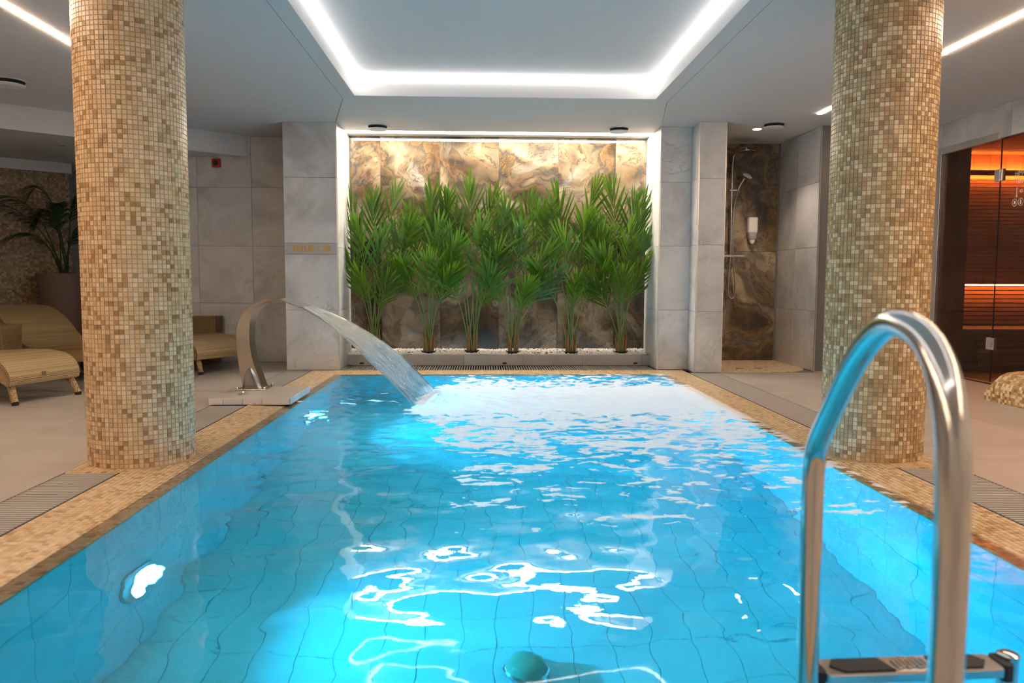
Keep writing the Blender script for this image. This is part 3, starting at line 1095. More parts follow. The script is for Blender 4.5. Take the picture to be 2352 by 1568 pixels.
# back wall of the lounge
wl = wall('wall_back_left', (-3.45, 9.0, -0.02), (-2.05, 9.2, ZC), 'grey stone tiled wall behind the fountain, with the fire alarm')
ZJ = [0.0, 0.67, 1.317, 1.97, ZC]
tile_field(wl, 'wall_tile', (0, 9.0, 0), (1, 0, 0), (0, 0, 1), [-3.45, -3.22, -2.615, -2.05], ZJ, 'wall_tile')
wall('wall_lounge_return', (-3.50, 9.0, -0.02), (-3.45, 10.6, ZC), 'grey return of the tiled lounge wall', 'wall_tile')
wf = wall('wall_lounge_far', (XL, 10.45, -0.02), (-3.50, 10.6, ZC), 'dark grey tiled wall deep in the lounge')
tile_field(wf, 'wall_tile', (0, 10.45, 0), (1, 0, 0), (0, 0, 1), frange(-7.0, -3.50, 0.65), ZJ[:-1] + [2.31], 'wall_tile')
# mosaic wall, standing askew
m0 = q0 + n2 * 0.12 - d2 * (-0.02)
m1 = m0 + d2 * 2.6
mw = MB()
ln = (m1 - m0).length
mw.box((0, -0.06, 0), (ln, 0.06, 2.19))
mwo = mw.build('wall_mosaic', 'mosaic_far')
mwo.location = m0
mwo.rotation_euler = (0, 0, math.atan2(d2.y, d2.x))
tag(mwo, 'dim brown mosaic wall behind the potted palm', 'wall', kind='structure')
wall('wall_left', (XL - 0.2, YN, -0.02), (XL, 10.6, ZC), 'grey wall at the far side of the lounge', 'wall_tile')
wall('wall_near', (XL, YN - 0.2, -0.02), (XR, YN, ZC), 'grey wall behind the photographer', 'wall_tile')

# pier with the depth sign
pl = wall('wall_pier_left', (-2.05, 8.17, -0.02), (-1.51, 9.2, ZC), 'pale grey tiled pier beside the planter niche, carrying the depth sign')
tile_field(pl, 'wall_tile', (0, 8.17, 0), (1, 0, 0), (0, 0, 1), [-2.05, -1.512], [0.0, 0.626, 1.202, 1.316, 1.984, ZC], 'wall_tile', skip=lambda i, j: j == 2)
tile_field(pl, 'wall_tile', (-1.51, 8.17, 0), (0, 1, 0), (0, 0, 1), [0.0, 0.62, 0.735], [0.0, 0.626, 1.274, 1.984, ZC], 'wall_tile')
trim(pl, -1.508, 8.166, 0, ZC, 0.006)

# marble at the back of the niche
wb = wall('wall_niche', (-1.51, 8.913, -0.02), (1.85, 9.1, ZC), 'polished brown marble wall behind the palms')
JX = [-1.502, -1.157, -0.493, 0.170, 0.840, 1.490, 1.842]
tile_field(wb, 'marble_slab', (0, 8.913, 0), (1, 0, 0), (0, 0, 1), JX, [0.03, 1.371, ZC], 'marble', gap=0.004)

# right pier, stepping forward towards the shower
pr = wall('wall_pier_right', (1.85, 8.21, -0.02), (2.18, 9.1, ZC), 'blue tinted grey pier between the planter niche and the shower pier')
ZR = [0.0, 0.635, 1.309, 1.969, ZC]
tile_field(pr, 'wall_tile', (0, 8.21, 0), (1, 0, 0), (0, 0, 1), [1.852, 2.172], ZR, 'wall_tile')
tile_field(pr, 'wall_tile', (1.85, 8.905, 0), (0, -1, 0), (0, 0, 1), [0.0, 0.08, 0.695], ZR, 'wall_tile')
trim(pr, 1.847, 8.206, 0, ZC, 0.006)
ps = wall('wall_shower_left', (2.18, 7.94, -0.02), (2.45, 9.3, ZC), 'grey tiled pier at the edge of the shower')
tile_field(ps, 'wall_tile', (0, 7.94, 0), (1, 0, 0), (0, 0, 1), [2.182, 2.45], [0.0, 0.63, 1.31, 1.98, ZC], 'wall_tile')
tile_field(ps, 'wall_tile', (2.18, 8.21, 0), (0, -1, 0), (0, 0, 1), [0.0, 0.27], [0.0, 0.63, 1.31, 1.98, ZC], 'wall_tile')
trim(ps, 2.176, 7.936, 0, ZC, 0.007)
trim(ps, 2.452, 7.936, 0, ZC, 0.004)

wsb = wall('wall_shower_back', (2.45, 9.16, -0.02), (3.60, 9.3, ZC), 'brown marble wall inside the shower')
tile_field(wsb, 'marble_slab', (0, 9.16, 0), (1, 0, 0), (0, 0, 1), [2.45, 2.79, 3.45], [0.0, 1.29, ZC], 'marble_shower')
wsr = wall('wall_shower_right', (3.478, 8.05, -0.02), (3.62, 9.3, ZC), 'grey tiled side wall of the shower, lit by the downlight')
tile_field(wsr, 'wall_tile', (3.478, 9.152, 0), (0, -1, 0), (0, 0, 1), [0.0, 0.52, 1.10], [0.0, 0.63, 1.30, 1.97, ZC], 'wall_tile')
trim(wsr, 3.472, 8.043, 0, ZC, 0.006)
we = wall('wall_back_right', (3.48, 8.06, -0.02), (XR, 8.2, ZC), 'warm lit grey tiled wall behind the tan column, with a hook')
tile_field(we, 'wall_tile', (0, 8.06, 0), (1, 0, 0), (0, 0, 1), [3.48, 4.12, XR], [0.0, 0.63, 1.30, 1.97, ZC], 'wall_tile')
# wall with the sauna opening
wr_ = MB()
wr_.box((XR, 7.93, -0.02), (XR + 0.06, 8.2, ZC)).box((XR, 4.2, 2.24), (XR + 0.06, 7.93, ZC)).box((XR, YN, -0.02), (XR + 0.06, 4.2, ZC))
wro = tag(wr_.build('wall_right', 'grout'), 'grey tiled wall above and beside the sauna front', 'wall', kind='structure')
tile_field(wro, 'wall_tile', (XR, 8.06, 0), (0, -1, 0), (0, 0, 1), [0.0, 0.13], [0.0, 0.63, 1.30, 1.97, 2.24, ZC], 'wall_tile')
tile_field(wro, 'wall_tile', (XR, 7.93, 0), (0, -1, 0), (0, 0, 1), [0.0, 0.40, 1.05, 1.70, 2.35, 3.0, 3.73], [2.24, ZC], 'wall_tile')
tile_field(wro, 'wall_tile', (XR, 4.2, 0), (0, -1, 0), (0, 0, 1), frange(0, 6.8, 0.65), ZJ, 'wall_tile')

# ------------------------------------------------------------------ planter
pc = tag(MB().box((-1.505, 8.60, 0.0), (1.845, 8.66, 0.110)).build('planter_curb', 'grout'), 'low grey tiled curb in front of the white gravel', 'curb', kind='structure')
tile_field(pc, 'curb_tile', (0, 8.60, 0), (1, 0, 0), (0, 0, 1), [-1.505, -0.88, -0.22, 0.44, 1.10, 1.76, 1.845], [0.0, 0.112], 'deck_tile', d=0.01)
tile_field(pc, 'curb_tile', (0, 8.59, 0.110), (1, 0, 0), (0, 1, 0), [-1.505, -0.88, -0.22, 0.44, 1.10, 1.76, 1.845], [0.0, 0.068], 'deck_tile', d=0.008)
for k, x in enumerate((-1.339, 0.232, 1.688)):
    c = tag(empty('curb_clip', (x, 8.588, 0.012)), ['small black clip at the foot of the curb, under the water jet', 'small black clip at the foot of the curb, middle of the three', 'small black clip at the foot of the curb, closest to the shower'][k], 'clip', 'black clips on the curb')
    MB().box((-0.022, -0.006, 0.006), (0.022, 0.002, 0.024)).build('clip_body', 'rubber', c, bevel=0.002)

GX0, GX1, GY0, GY1 = -1.50, 1.838, 8.662, 8.898


def gravel_z(x, y):
    return 0.114 + 0.050 * (y - GY0) / (GY1 - GY0) + 0.006 * mnoise.noise(V((x * 4, y * 6, 0)))


gm = MB()
gm.box((GX0, GY0, 0.0), (GX1, GY1, 0.105))
ico = [(0, 0, 1), (0.894, 0, 0.447), (0.276, 0.851, 0.447), (-0.724, 0.526, 0.447), (-0.724, -0.526, 0.447), (0.276, -0.851, 0.447),
       (0.724, 0.526, -0.447), (-0.276, 0.851, -0.447), (-0.894, 0, -0.447), (-0.276, -0.851, -0.447), (0.724, -0.526, -0.447), (0, 0, -1)]
icf = [(0, 1, 2), (0, 2, 3), (0, 3, 4), (0, 4, 5), (0, 5, 1), (1, 6, 2), (2, 7, 3), (3, 8, 4), (4, 9, 5), (5, 10, 1), (2, 6, 7), (3, 7, 8), (4, 8, 9), (5, 9, 10), (1, 10, 6),
       (6, 11, 7), (7, 11, 8), (8, 11, 9), (9, 11, 10), (10, 11, 6)]


def stone(mb, x, y, z, s):
    sx, sy, sz = s * random.uniform(0.8, 1.3), s * random.uniform(0.8, 1.3), s * random.uniform(0.6, 1.0)
    a = random.uniform(0, 6.28)
    ca, sa = math.cos(a), math.sin(a)
    vs = []
    for p in ico:
        k = random.uniform(0.85, 1.15)
        px, py = p[0] * sx * k, p[1] * sy * k
        vs.append((x + px * ca - py * sa, y + px * sa + py * ca, z + p[2] * sz * k))
    mb.add(vs, icf)


for k in range(5200):
    x, y = random.uniform(GX0 + 0.008, GX1 - 0.008), random.uniform(GY0 + 0.006, GY1 - 0.012)
    stone(gm, x, y, gravel_z(x, y) + random.uniform(-0.004, 0.003), random.uniform(0.0055, 0.0095))
tag(gm.build('gravel_bed', 'gravel'), 'white gravel bed at the foot of the palms', 'gravel', kind='stuff')
for k, (x, y, s, lb) in enumerate(((0.575, 8.70, 0.014, 'brown pebble on the white gravel, left end of a small cluster'), (0.615, 8.71, 0.010, 'smallest brown pebble in the cluster on the white gravel'),
                                   (0.705, 8.70, 0.020, 'largest brown pebble on the white gravel'), (0.76, 8.715, 0.012, 'brown pebble on the white gravel, right end of a small cluster'))):
    mb = MB()
    stone(mb, 0, 0, 0, s)
    o = tag(mb.build('pebble', 'stone_brown', None, True), lb, 'pebble', 'brown pebbles on the gravel')
    o.location = (x, y, gravel_z(x, y) + 0.012)


# ------------------------------------------------------------------ palms
def frond_mesh(base, tip, bend, n_pairs, leaf_len, side_dir, ymax, t0=0.42, width=0.017, droop=0.10, zmin=0.16, xlim=None):
    """Stalk from base to tip with leaflets on both sides; returns (stalk MB, leaflet MB)."""
    base, tip, bend = V(base), V(tip), V(bend)
    pt = lambda t: base * (1 - t) ** 2 + bend * (2 * t * (1 - t)) + tip * t * t
    tg = lambda t: ((bend - base) * (2 * (1 - t)) + (tip - bend) * (2 * t)).normalized()
    st, lf = MB(), MB()

    def cl(p):
        if ymax is not None and p.y > ymax:
            p.y = ymax - 0.15 * (p.y - ymax) * 0.2
        if xlim is not None:
            p.x = min(max(p.x, xlim[0]), xlim[1])
        return p
    st.tube([cl(pt(k / 9)) for k in range(10)], [0.009 - 0.0068 * k / 9 for k in range(10)], 6)
    for i in range(n_pairs):
        u = i / (n_pairs - 1)
        t = t0 + (0.995 - t0) * u
        p, d = pt(t), tg(t)
        s = V(side_dir)
        s = (s - d * s.dot(d)).normalized()
        nrm = s.cross(d).normalized()
        L = leaf_len * (0.62 + 0.38 * math.sin(math.pi * (0.12 + 0.80 * u))) * random.uniform(0.85, 1.1)
        ang = math.radians(36 - 28 * u + random.uniform(-7, 7))
        for sg in (-1, 1):
            dr = (d * math.cos(ang) + s * (sg * math.sin(ang)) + nrm * random.uniform(0.02, 0.22)).normalized()
            wv = dr.cross(nrm).normalized()
            w = width * random.uniform(0.8, 1.15)
            row = []
            for q, ww in ((0.0, 0.35), (0.25, 0.95), (0.6, 1.0), (0.88, 0.5), (1.0, 0.03)):
                c = p + dr * (L * q) + V((0, 0, -droop * L * q * q)) + nrm * (0.03 * L * math.sin(q * 3))
                row.append((cl(c - wv * (w * ww * 0.5)), cl(c + wv * (w * ww * 0.5))))
            o = len(lf.v)
            for a, b in row:
                lf.v += [tuple(a), tuple(b)]
            for q in range(len(row) - 1):
                lf.f.append((o + 2 * q, o + 2 * q + 1, o + 2 * q + 3, o + 2 * q + 2))
    return st, lf


PALMS = [
    (-1.23, 8.78, 'palm beside the depth sign pier, first in the row, behind the water jet'),
    (-0.62, 8.77, 'palm second in the row, counted from the depth sign pier'),
    (-0.135, 8.78, 'palm third in the row, counted from the depth sign pier'),
    (0.33, 8.76, 'palm fourth in the row, its black pot rim showing in the gravel'),
    (0.985, 8.76, 'palm fifth in the row, its black pot rim showing near the pebbles'),
    (1.555, 8.77, 'palm last in the row, beside the pier on the shower side'),
]
# (dx at the tip, height of the tip, towards the viewer) for each frond
FRONDS = [
    [(-0.26, 1.74, .05), (0.02, 1.80, .10), (0.26, 1.86, .06), (0.42, 1.52, .16), (-0.14, 1.50, .18), (0.10, 1.32, .22), (-0.24, 1.12, .20), (0.34, 1.08, .20), (-0.10, 0.98, .26), (0.18, 0.90, .24)],
    [(0.05, 1.84, .06), (-0.18, 1.62, .12), (0.22, 1.78, .08), (0.12, 1.48, .18), (-0.34, 1.44, .16), (0.32, 1.30, .20), (-0.26, 1.06, .22), (0.26, 0.98, .22), (0.02, 1.10, .26)],
    [(-0.02, 1.92, .05), (0.24, 1.84, .10), (-0.24, 1.80, .08), (0.40, 1.66, .14), (0.10, 1.50, .20), (-0.24, 1.40, .18), (0.30, 1.22, .22), (-0.30, 1.02, .22), (0.22, 0.92, .25)],
    [(0.18, 1.76, .06), (-0.10, 1.70, .10), (0.34, 1.68, .10), (0.06, 1.44, .18), (-0.26, 1.34, .18), (0.36, 1.22, .20), (0.44, 1.00, .24), (-0.28, 0.98, .22), (0.14, 0.86, .26)],
    [(-0.18, 1.80, .06), (0.24, 1.92, .06), (-0.34, 1.62, .12), (0.14, 1.56, .16), (-0.12, 1.40, .20), (0.34, 1.40, .16), (-0.40, 1.04, .22), (0.30, 1.02, .22), (0.02, 0.92, .26)],
    [(-0.14, 1.92, .05), (0.12, 1.78, .08), (0.20, 1.72, .14), (-0.30, 1.56, .14), (0.04, 1.46, .20), (0.22, 1.36, .18), (-0.26, 1.16, .22), (0.20, 1.08, .22), (-0.04, 0.98, .26), (-0.36, 0.90, .22)],
]
for pi_, (x, y, lb) in enumerate(PALMS):
    gz = gravel_z(x, y)
    root = tag(empty('palm', (x, y, gz)), lb, 'palm', 'palms in the planter')
    rim = MB().lathe([(0.062, -0.04), (0.078, 0.012), (0.084, 0.014), (0.084, 0.010), (0.07, 0.006)], 24)
    rim.build('pot_rim', 'rubber', root, True)
    for k, (dx, h, fy) in enumerate(FRONDS[pi_]):
        random.seed(100 * pi_ + k)
        a = random.uniform(0, 6.28)
        b0 = V((0.035 * math.cos(a), 0.028 * math.sin(a), 0.0))
        tip = V((dx, -fy, h - gz))
        bend = V((dx * 0.25, -fy * 0.3, (h - gz) * 0.62))
        sd = V((math.cos(random.uniform(-0.5, 0.5)), random.uniform(-0.45, 0.45), 0))
        st, lf = frond_mesh(b0, tip, bend, random.randint(9, 12), random.uniform(0.34, 0.46), sd, 8.895 - y, t0=0.60, width=0.021,
                            xlim=(-1.495 - x, 1.835 - x))
        fo = lf.build('frond', 'leaf', root)
        st.build('stalk', 'stem', fo, True)
    for k in range(6):
        a = k * 1.05 + pi_
        p0 = V((0.045 * math.cos(a), 0.034 * math.sin(a), -0.01))
        p1 = V((0.065 * math.cos(a), 0.045 * math.sin(a), random.uniform(0.16, 0.36)))
        MB().tube([p0, (p0 + p1) / 2 + V((0.004, 0, 0)), p1], [0.013, 0.011, 0.003], 6).build('sheath', 'sheath', root, True)

random.seed(21)
# ------------------------------------------------------------------ depth sign
sg_ = tag(empty('depth_sign', (-1.781, 8.161, 1.259)), 'grey strip sign on the pier reading GYLIS 1,35 in gold', 'sign')
MB().box((-0.267, -0.0012, -0.0555), (0.267, 0.008, 0.0555)).build('strip', 'sign', sg_)


def text(body, size, parent, loc, mat, rot=(math.pi / 2, 0, 0), bold=0.0, name='lettering', width=None):
    cu = bpy.data.curves.new(name, 'FONT')
    cu.body = body
    cu.size = size
    cu.align_x = 'CENTER'
    cu.align_y = 'CENTER'
    cu.extrude = 0.0006
    cu.offset = bold
    cu.materials.append(M[mat])
    tmp = bpy.data.objects.new(name, cu)
    COL.objects.link(tmp)
    dg = bpy.context.evaluated_depsgraph_get()
    me = bpy.data.meshes.new_from_object(tmp.evaluated_get(dg))
    bpy.data.objects.remove(tmp)
    me.materials.clear()
    me.materials.append(M[mat])
    o = link(name, me, parent)
    o.location = loc
    o.rotation_euler = rot
    if width:
        xs_ = [v.co.x for v in me.vertices]
        k = width / (max(xs_) - min(xs_))
        o.scale = (k, k, 1)
    return o


text('GYLIS 1,35', 0.085, sg_, (0.012, -0.0022, 0.0), 'gold_text', bold=0.0032, width=0.385)

# ------------------------------------------------------------------ fire alarm, hook
al = tag(empty('fire_alarm', (-2.99, 8.99, 2.236)), 'small red fire alarm sounder high on the tiled wall', 'alarm')
MB().box((-0.048, -0.03, -0.048), (0.048, 0.002, 0.048)).build('housing', 'red', al, bevel=0.01)
mrot = Matrix.Rotation(math.pi / 2, 4, 'X')
MB().lathe([(0.028, 0.0), (0.026, 0.008), (0.012, 0.010)], 20, m=Matrix.Translation(V((-0.004, -0.03, 0))) @ mrot).build('sounder', 'rubber', al, True)
hk = tag(empty('wall_hook', (3.582, 8.052, 1.886)), 'tiny chrome robe hook on the wall beside the tan column', 'hook')
MB().lathe([(0.018, 0), (0.018, 0.006)], 16, m=mrot).build('rosette', 'chrome', hk, True)
MB().tube([(0, -0.005, 0), (0, -0.03, -0.004), (0, -0.042, 0.012)], 0.006, 8).build('peg', 'chrome', hk, True)

# ------------------------------------------------------------------ shower set
YS = 9.152
sh = tag(empty('shower_set', (2.88, YS, 1.24)), 'chrome shower column with hand shower and hose on the marble', 'shower')
S = lambda x, y, z: V((x - 2.88, y - YS, z - 1.24))
MB().tube([S(2.752, YS - 0.07, 1.237), S(3.061, YS - 0.07, 1.237)], 0.021, 16).build('mixer_body', 'chrome', sh, True)
for x in (2.757, 3.056):
    MB().tube([S(x - 0.015, YS - 0.07, 1.237), S(x + 0.015, YS - 0.07, 1.237)], 0.026, 16).build('tap_knob', 'chrome', sh, True)
for x in (2.835, 2.975):
    MB().tube([S(x, YS, 1.237), S(x, YS - 0.07, 1.237)], 0.015, 12).build('wall_union', 'chrome', sh, True)
MB().tube(catmull([S(2.885, YS - 0.07, 1.25), S(2.882, YS - 0.068, 1.8), S(2.884, YS - 0.066, 2.30), S(2.90, YS - 0.09, 2.40), S(2.93, YS - 0.22, 2.44), S(2.95, YS - 0.34, 2.43)], 6), 0.011, 12).build('riser_pipe', 'chrome', sh, True)
MB().tube([S(2.85, YS, 2.235), S(2.883, YS - 0.066, 2.235)], 0.013, 10).build('riser_bracket', 'chrome', sh, True)
rh = MB().lathe([(0.11, 0.0), (0.112, 0.006), (0.05, 0.014), (0.016, 0.03)], 32, m=Matrix.Translation(S(2.95, YS - 0.34, 2.39)))
rh.build('rain_head', 'chrome', sh, True)
MB().tube([S(2.855, YS - 0.072, 1.992), S(2.955, YS - 0.072, 1.995)], 0.014, 12).build('slider', 'chrome', sh, True)
MB().tube(catmull([S(2.945, YS - 0.085, 1.985), S(2.97, YS - 0.11, 2.06), S(3.005, YS - 0.15, 2.125)], 5), 0.011, 10).build('hand_shower_grip', 'chrome', sh, True)
hm = Matrix.Translation(S(3.03, YS - 0.17, 2.15)) @ Matrix.Rotation(math.radians(24), 4, 'Y') @ Matrix.Rotation(math.radians(22), 4, 'X')
MB().lathe([(0.048, -0.016), (0.056, -0.008), (0.056, 0.002), (0.02, 0.018)], 28, m=hm).build('hand_shower_head', 'white_plastic', sh, True)
hose = catmull([S(2.945, YS - 0.085, 1.975), S(2.915, YS - 0.08, 1.80), S(2.905, YS - 0.08, 1.45), S(2.915, YS - 0.085, 1.15), S(2.945, YS - 0.09, 0.88), S(2.935, YS - 0.09, 0.77),
                S(2.905, YS - 0.09, 0.74), S(2.868, YS - 0.085, 0.78), S(2.862, YS - 0.08, 0.92), S(2.872, YS - 0.075, 1.10), S(2.886, YS - 0.07, 1.22)], 6)
MB().tube(hose, 0.0075, 8).build('hose', 'chrome', sh, True)

dp = tag(empty('soap_dispenser', (3.14, YS, 1.53)), 'white wall soap dispenser inside the shower', 'soap dispenser')


def rrect(w, d, z, r=0.3, n=5, cx=0.0, cy=0.0):
    pts = []
    for qx, qy, a0 in ((1, 1, 0), (-1, 1, 90), (-1, -1, 180), (1, -1, 270)):
        rr = min(w, d) * r
        for k in range(n):
            a = math.radians(a0 + 90 * k / (n - 1))
            pts.append(V((cx + qx * (w - rr) + rr * math.cos(a), cy + qy * (d - rr) + rr * math.sin(a), z)))
    return pts


MB().loft([rrect(0.056, 0.05, z, 0.5, cy=-0.05) for z in (-0.02, 0.145)] + [rrect(0.05, 0.044, 0.153, 0.5, cy=-0.05)]).build('cover', 'white_plastic', dp, True)
MB().loft([rrect(0.036, 0.034, -0.105, 0.6, cy=-0.05), rrect(0.05, 0.045, -0.085, 0.6, cy=-0.05), rrect(0.054, 0.048, -0.021, 0.5, cy=-0.05)]).build('reservoir', 'clear_plastic', dp, True)
MB().loft([rrect(0.018, 0.02, -0.15, 0.6, cy=-0.055), rrect(0.032, 0.03, -0.12, 0.6, cy=-0.052), rrect(0.033, 0.03, -0.106, 0.6, cy=-0.05)]).build('nozzle', 'white_plastic', dp, True)

# ------------------------------------------------------------------ sauna
sx0, sx1, sy0, sy1 = XR + 0.06, 7.4, 4.0, 8.85
sa = MB()
sa.box((sx0, sy0, -0.05), (sx1, sy1 + 0.1, 0.0)).box((sx1, sy0, 0), (sx1 + 0.1, sy1 + 0.1, 2.44)).box((sx0, sy0 - 0.1, 0), (sx1, sy0, 2.44))
sa.box((sx0, sy1, 0), (sx1, sy1 + 0.1, 2.44)).box((sx0, sy0, 2.405), (sx1, sy1 + 0.1, 2.5)).box((sx0, 8.02, 0), (5.04, 8.2, 2.41))
sauna = tag(sa.build('wall_sauna', 'wood_dark'), 'dark wooden shell of the sauna cabin', 'sauna', kind='structure')
for k in range(14):                              # ceiling boards
    y = 5.6 + k * 0.235
    MB().box((sx0 + 0.02, y, 2.392), (sx1, y + 0.228, 2.405)).build('ceiling_board', 'wood', sauna)
for k in range(12):                              # upright boards above the back light
    x = 5.02 + k * 0.19
    MB().box((x, sy1 - 0.012, 2.205), (x + 0.186, sy1, 2.39)).build('back_board', 'wood', sauna)
MB().box((5.02, sy1 - 0.10, 2.145), (sx1, sy1 - 0.085, 2.205)).build('light_pelmet', 'wood_dark', sauna)
slb = MB().box((5.02, -0.010, -0.0175), (sx1, 0.010, 0.0175)).mesh('back_slat', 'wood')
for k in range(26):
    link('back_slat', slb, sauna, Matrix.Translation(V((0, sy1 - 0.03, 2.12 - 0.0415 * k))))
MB().box((5.02, sy1 - 0.03, 0.92), (sx1, sy1, 1.055)).build('back_board', 'wood', sauna)
MB().box((5.02, sy1 - 0.20, 0.92), (sx1, sy1 - 0.03, 0.94)).build('light_shelf', 'wood', sauna)
slm = MB().box((5.02, -0.022, -0.018), (sx1, 0.022, 0.018)).mesh('bench_back_slat', 'wood')
for k in range(9):
    link('bench_back_slat', slm, sauna, Matrix.Translation(V((0, sy1 - 0.05 - 0.010 * k, 0.87 - 0.048 * k))))
MB().box((5.02, 8.05, 0.40), (sx1, sy1 - 0.02, 0.445)).build('bench_top', 'wood_dark', sauna)
for k in range(5):
    MB().box((5.25, 8.06, 0.05 + 0.068 * k), (sx1, 8.09, 0.105 + 0.068 * k)).build('bench_front_slat', 'wood_dark', sauna)
tag(MB().box((5.03, sy1 - 0.075, 2.165), (sx1 - 0.1, sy1 - 0.05, 2.18)).build('sauna_back_light', 'led_sauna_top'), 'thin orange light line high on the sauna back wall', 'light')
tag(MB().box((5.03, sy1 - 0.190, 0.900), (sx1 - 0.1, sy1 - 0.165, 0.917)).build('sauna_bench_light', 'led_sauna'), 'warm light line above the lit sauna bench slats', 'light')

gl = tag(empty('door_1', (XR + 0.02, 6.4, 0)), 'bronze glass front and door of the sauna', 'glass door', kind='structure')
P = lambda x, y, z: V((x - XR - 0.02, y - 6.4, z))
YH = 7.03
MB().box(P(XR + 0.016, YH + 0.003, 0.02), P(XR + 0.024, 7.925, 2.235)).build('fixed_pane', 'glass_bronze', gl)
dr_ = MB().box(P(XR + 0.016, 6.10, 0.02), P(XR + 0.024, YH - 0.003, 2.235)).build('door_pane', 'glass_bronze', gl)
MB().box(P(XR + 0.016, 4.2, 0.02), P(XR + 0.024, 6.094, 2.235)).build('fixed_pane', 'glass_bronze', gl)
for y in (YH, 6.097):
    MB().box(P(XR + 0.015, y - 0.0028, 0.02), P(XR + 0.025, y + 0.0028, 2.235)).build('pane_joint', 'rubber', gl)
fr_ = MB().box(P(XR - 0.014, 7.925, 0.0), P(XR + 0.03, 7.985, 2.30))
fr_.build('frame_post', 'alu', gl, bevel=0.003)
MB().box(P(XR - 0.014, YH, 2.235), P(XR + 0.03, 7.925, 2.30)).build('frame_head', 'alu', gl, bevel=0.003)
for z in (1.913, 0.374):
    h = MB().box(P(XR + 0.002, YH - 0.045, z - 0.055), P(XR + 0.038, YH + 0.065, z + 0.055)).build('hinge', 'alu', gl, bevel=0.004)
    MB().box(P(XR - 0.003, YH - 0.012, z - 0.052), P(XR + 0.003, YH - 0.004, z + 0.052)).build('hinge_pin', 'chrome', h)
    MB().box(P(XR - 0.002, YH - 0.036, z - 0.028), P(XR + 0.003, YH - 0.02, z + 0.028)).build('hinge_cover', 'steel', h)
gr = (math.pi / 2, 0, -math.pi / 2)
text('HIMALAJ\u0172', 0.055, gl, P(XR + 0.012, 6.70, 1.895), 'white_text', gr)
MB().box(P(XR + 0.011, 6.45, 1.853), P(XR + 0.013, 6.885, 1.858)).build('printed_line', 'white_text', gl)
text('HIMALAYAN', 0.045, gl, P(XR + 0.012, 6.675, 1.822), 'white_text', gr)
MB().box(P(XR + 0.011, 6.785, 1.70), P(XR + 0.013, 6.795, 1.775)).build('thermometer_print', 'white_text', gl)
MB().lathe([(0.011, 0), (0.011, 0.002)], 14, m=frame(P(XR + 0.013, 6.79, 1.70), (0, -1, 0), (0, 0, 1))).build('thermometer_print', 'white_text', gl)
text('40-45 \u00b0C', 0.045, gl, P(XR + 0.012, 6.675, 1.737), 'white_text', gr)
for k in range(4):
    y = 6.813 - 0.079 * k
    fm_ = frame(P(XR + 0.013, y, 1.645), (0, -1, 0), (0, 0, 1))
    rg = MB()
    n_ = 28
    vs = []
    for r0 in (0.034, 0.029):
        vs += [fm_ @ V((r0 * math.cos(i * 2 * math.pi / n_), r0 * math.sin(i * 2 * math.pi / n_), 0)) for i in range(n_)]
    rg.add(vs, [(i, (i + 1) % n_, n_ + (i + 1) % n_, n_ + i) for i in range(n_)])
    ro = rg.build('printed_ring', 'white_text', gl)
    MB().prism([(-0.012, -0.014), (0.012, -0.014), (0.014, 0.006), (0.004, 0.016), (-0.008, 0.014)] if k % 2 == 0 else [(-0.009, -0.018), (0.009, -0.018), (0.011, 0.0), (0.006, 0.019), (-0.006, 0.019), (-0.011, 0.0)],
               0, 0.001, fm_).build('printed_symbol', 'white_text', ro)

# ------------------------------------------------------------------ mosaic bench near the sauna
bn = MB()
prof = [(0.0, 0.0), (0.0, 0.12), (0.02, 0.17), (0.06, 0.21), (0.12, 0.235), (0.20, 0.245), (0.42, 0.245), (0.47, 0.22), (0.50, 0.16), (0.50, 0.0)]
nseg = 26
rings = []
for k in range(nseg + 1):
    s = k / nseg
    y = 6.09 - 2.4 * s
    e_ = max(0.0, 1 - (6.09 - y) / 0.13)
    hh = math.sqrt(max(0.0, 1 - e_ * e_)) * 0.45 + 0.55
    rings.append([V((4.03 + 0.02 * s + x, y, z * (hh if z > 0.1 else 1))) for x, z in prof])
bn.loft(rings)
tag(bn.build('mosaic_bench', 'mosaic_bench', None, True), 'low rounded mosaic bench in front of the sauna glass', 'bench')

# ------------------------------------------------------------------ pool water
nx, ny = 252, 460
x0, x1, y0, y1 = PX0 - 0.09, PX1 + 0.08, PY0 - 0.09, PY1 + 0.09
xs, ys = np.linspace(x0, x1, nx), np.linspace(y0, y1, ny)
Xg, Yg = np.meshgrid(xs, ys)
IMP = (-0.48, 6.15)
r_ = np.hypot(Xg - IMP[0], Yg - IMP[1])
calm = np.clip((Yg - 3.6) / 2.6, 0, 1)
rough = 0.10 + 0.9 * calm ** 1.4
H = np.zeros_like(Xg)
for k in range(34):
    lam = rng.uniform(0.22, 0.75)
    a = rng.normal(math.pi / 2, 0.75)
    ph = rng.uniform(0, 6.28)
    amp = 0.0011 * (lam / 0.45) ** 1.1 / math.sqrt(6)
    H += amp * np.sin((Xg * math.cos(a) + Yg * math.sin(a)) * 2 * math.pi / lam + ph + 0.9 * np.sin(Xg * 1.7 + k) + 0.7 * np.sin(Yg * 1.3 + 2 * k))
for k in range(40):
    lam = rng.uniform(0.07, 0.22)
    a = rng.uniform(0, 2 * math.pi)
    ph = rng.uniform(0, 6.28)
    H += rough * 0.0022 * (lam / 0.14) / math.sqrt(8) * np.sin((Xg * math.cos(a) + Yg * math.sin(a)) * 2 * math.pi / lam + ph + 1.2 * np.sin(Xg * 2.3 + k))
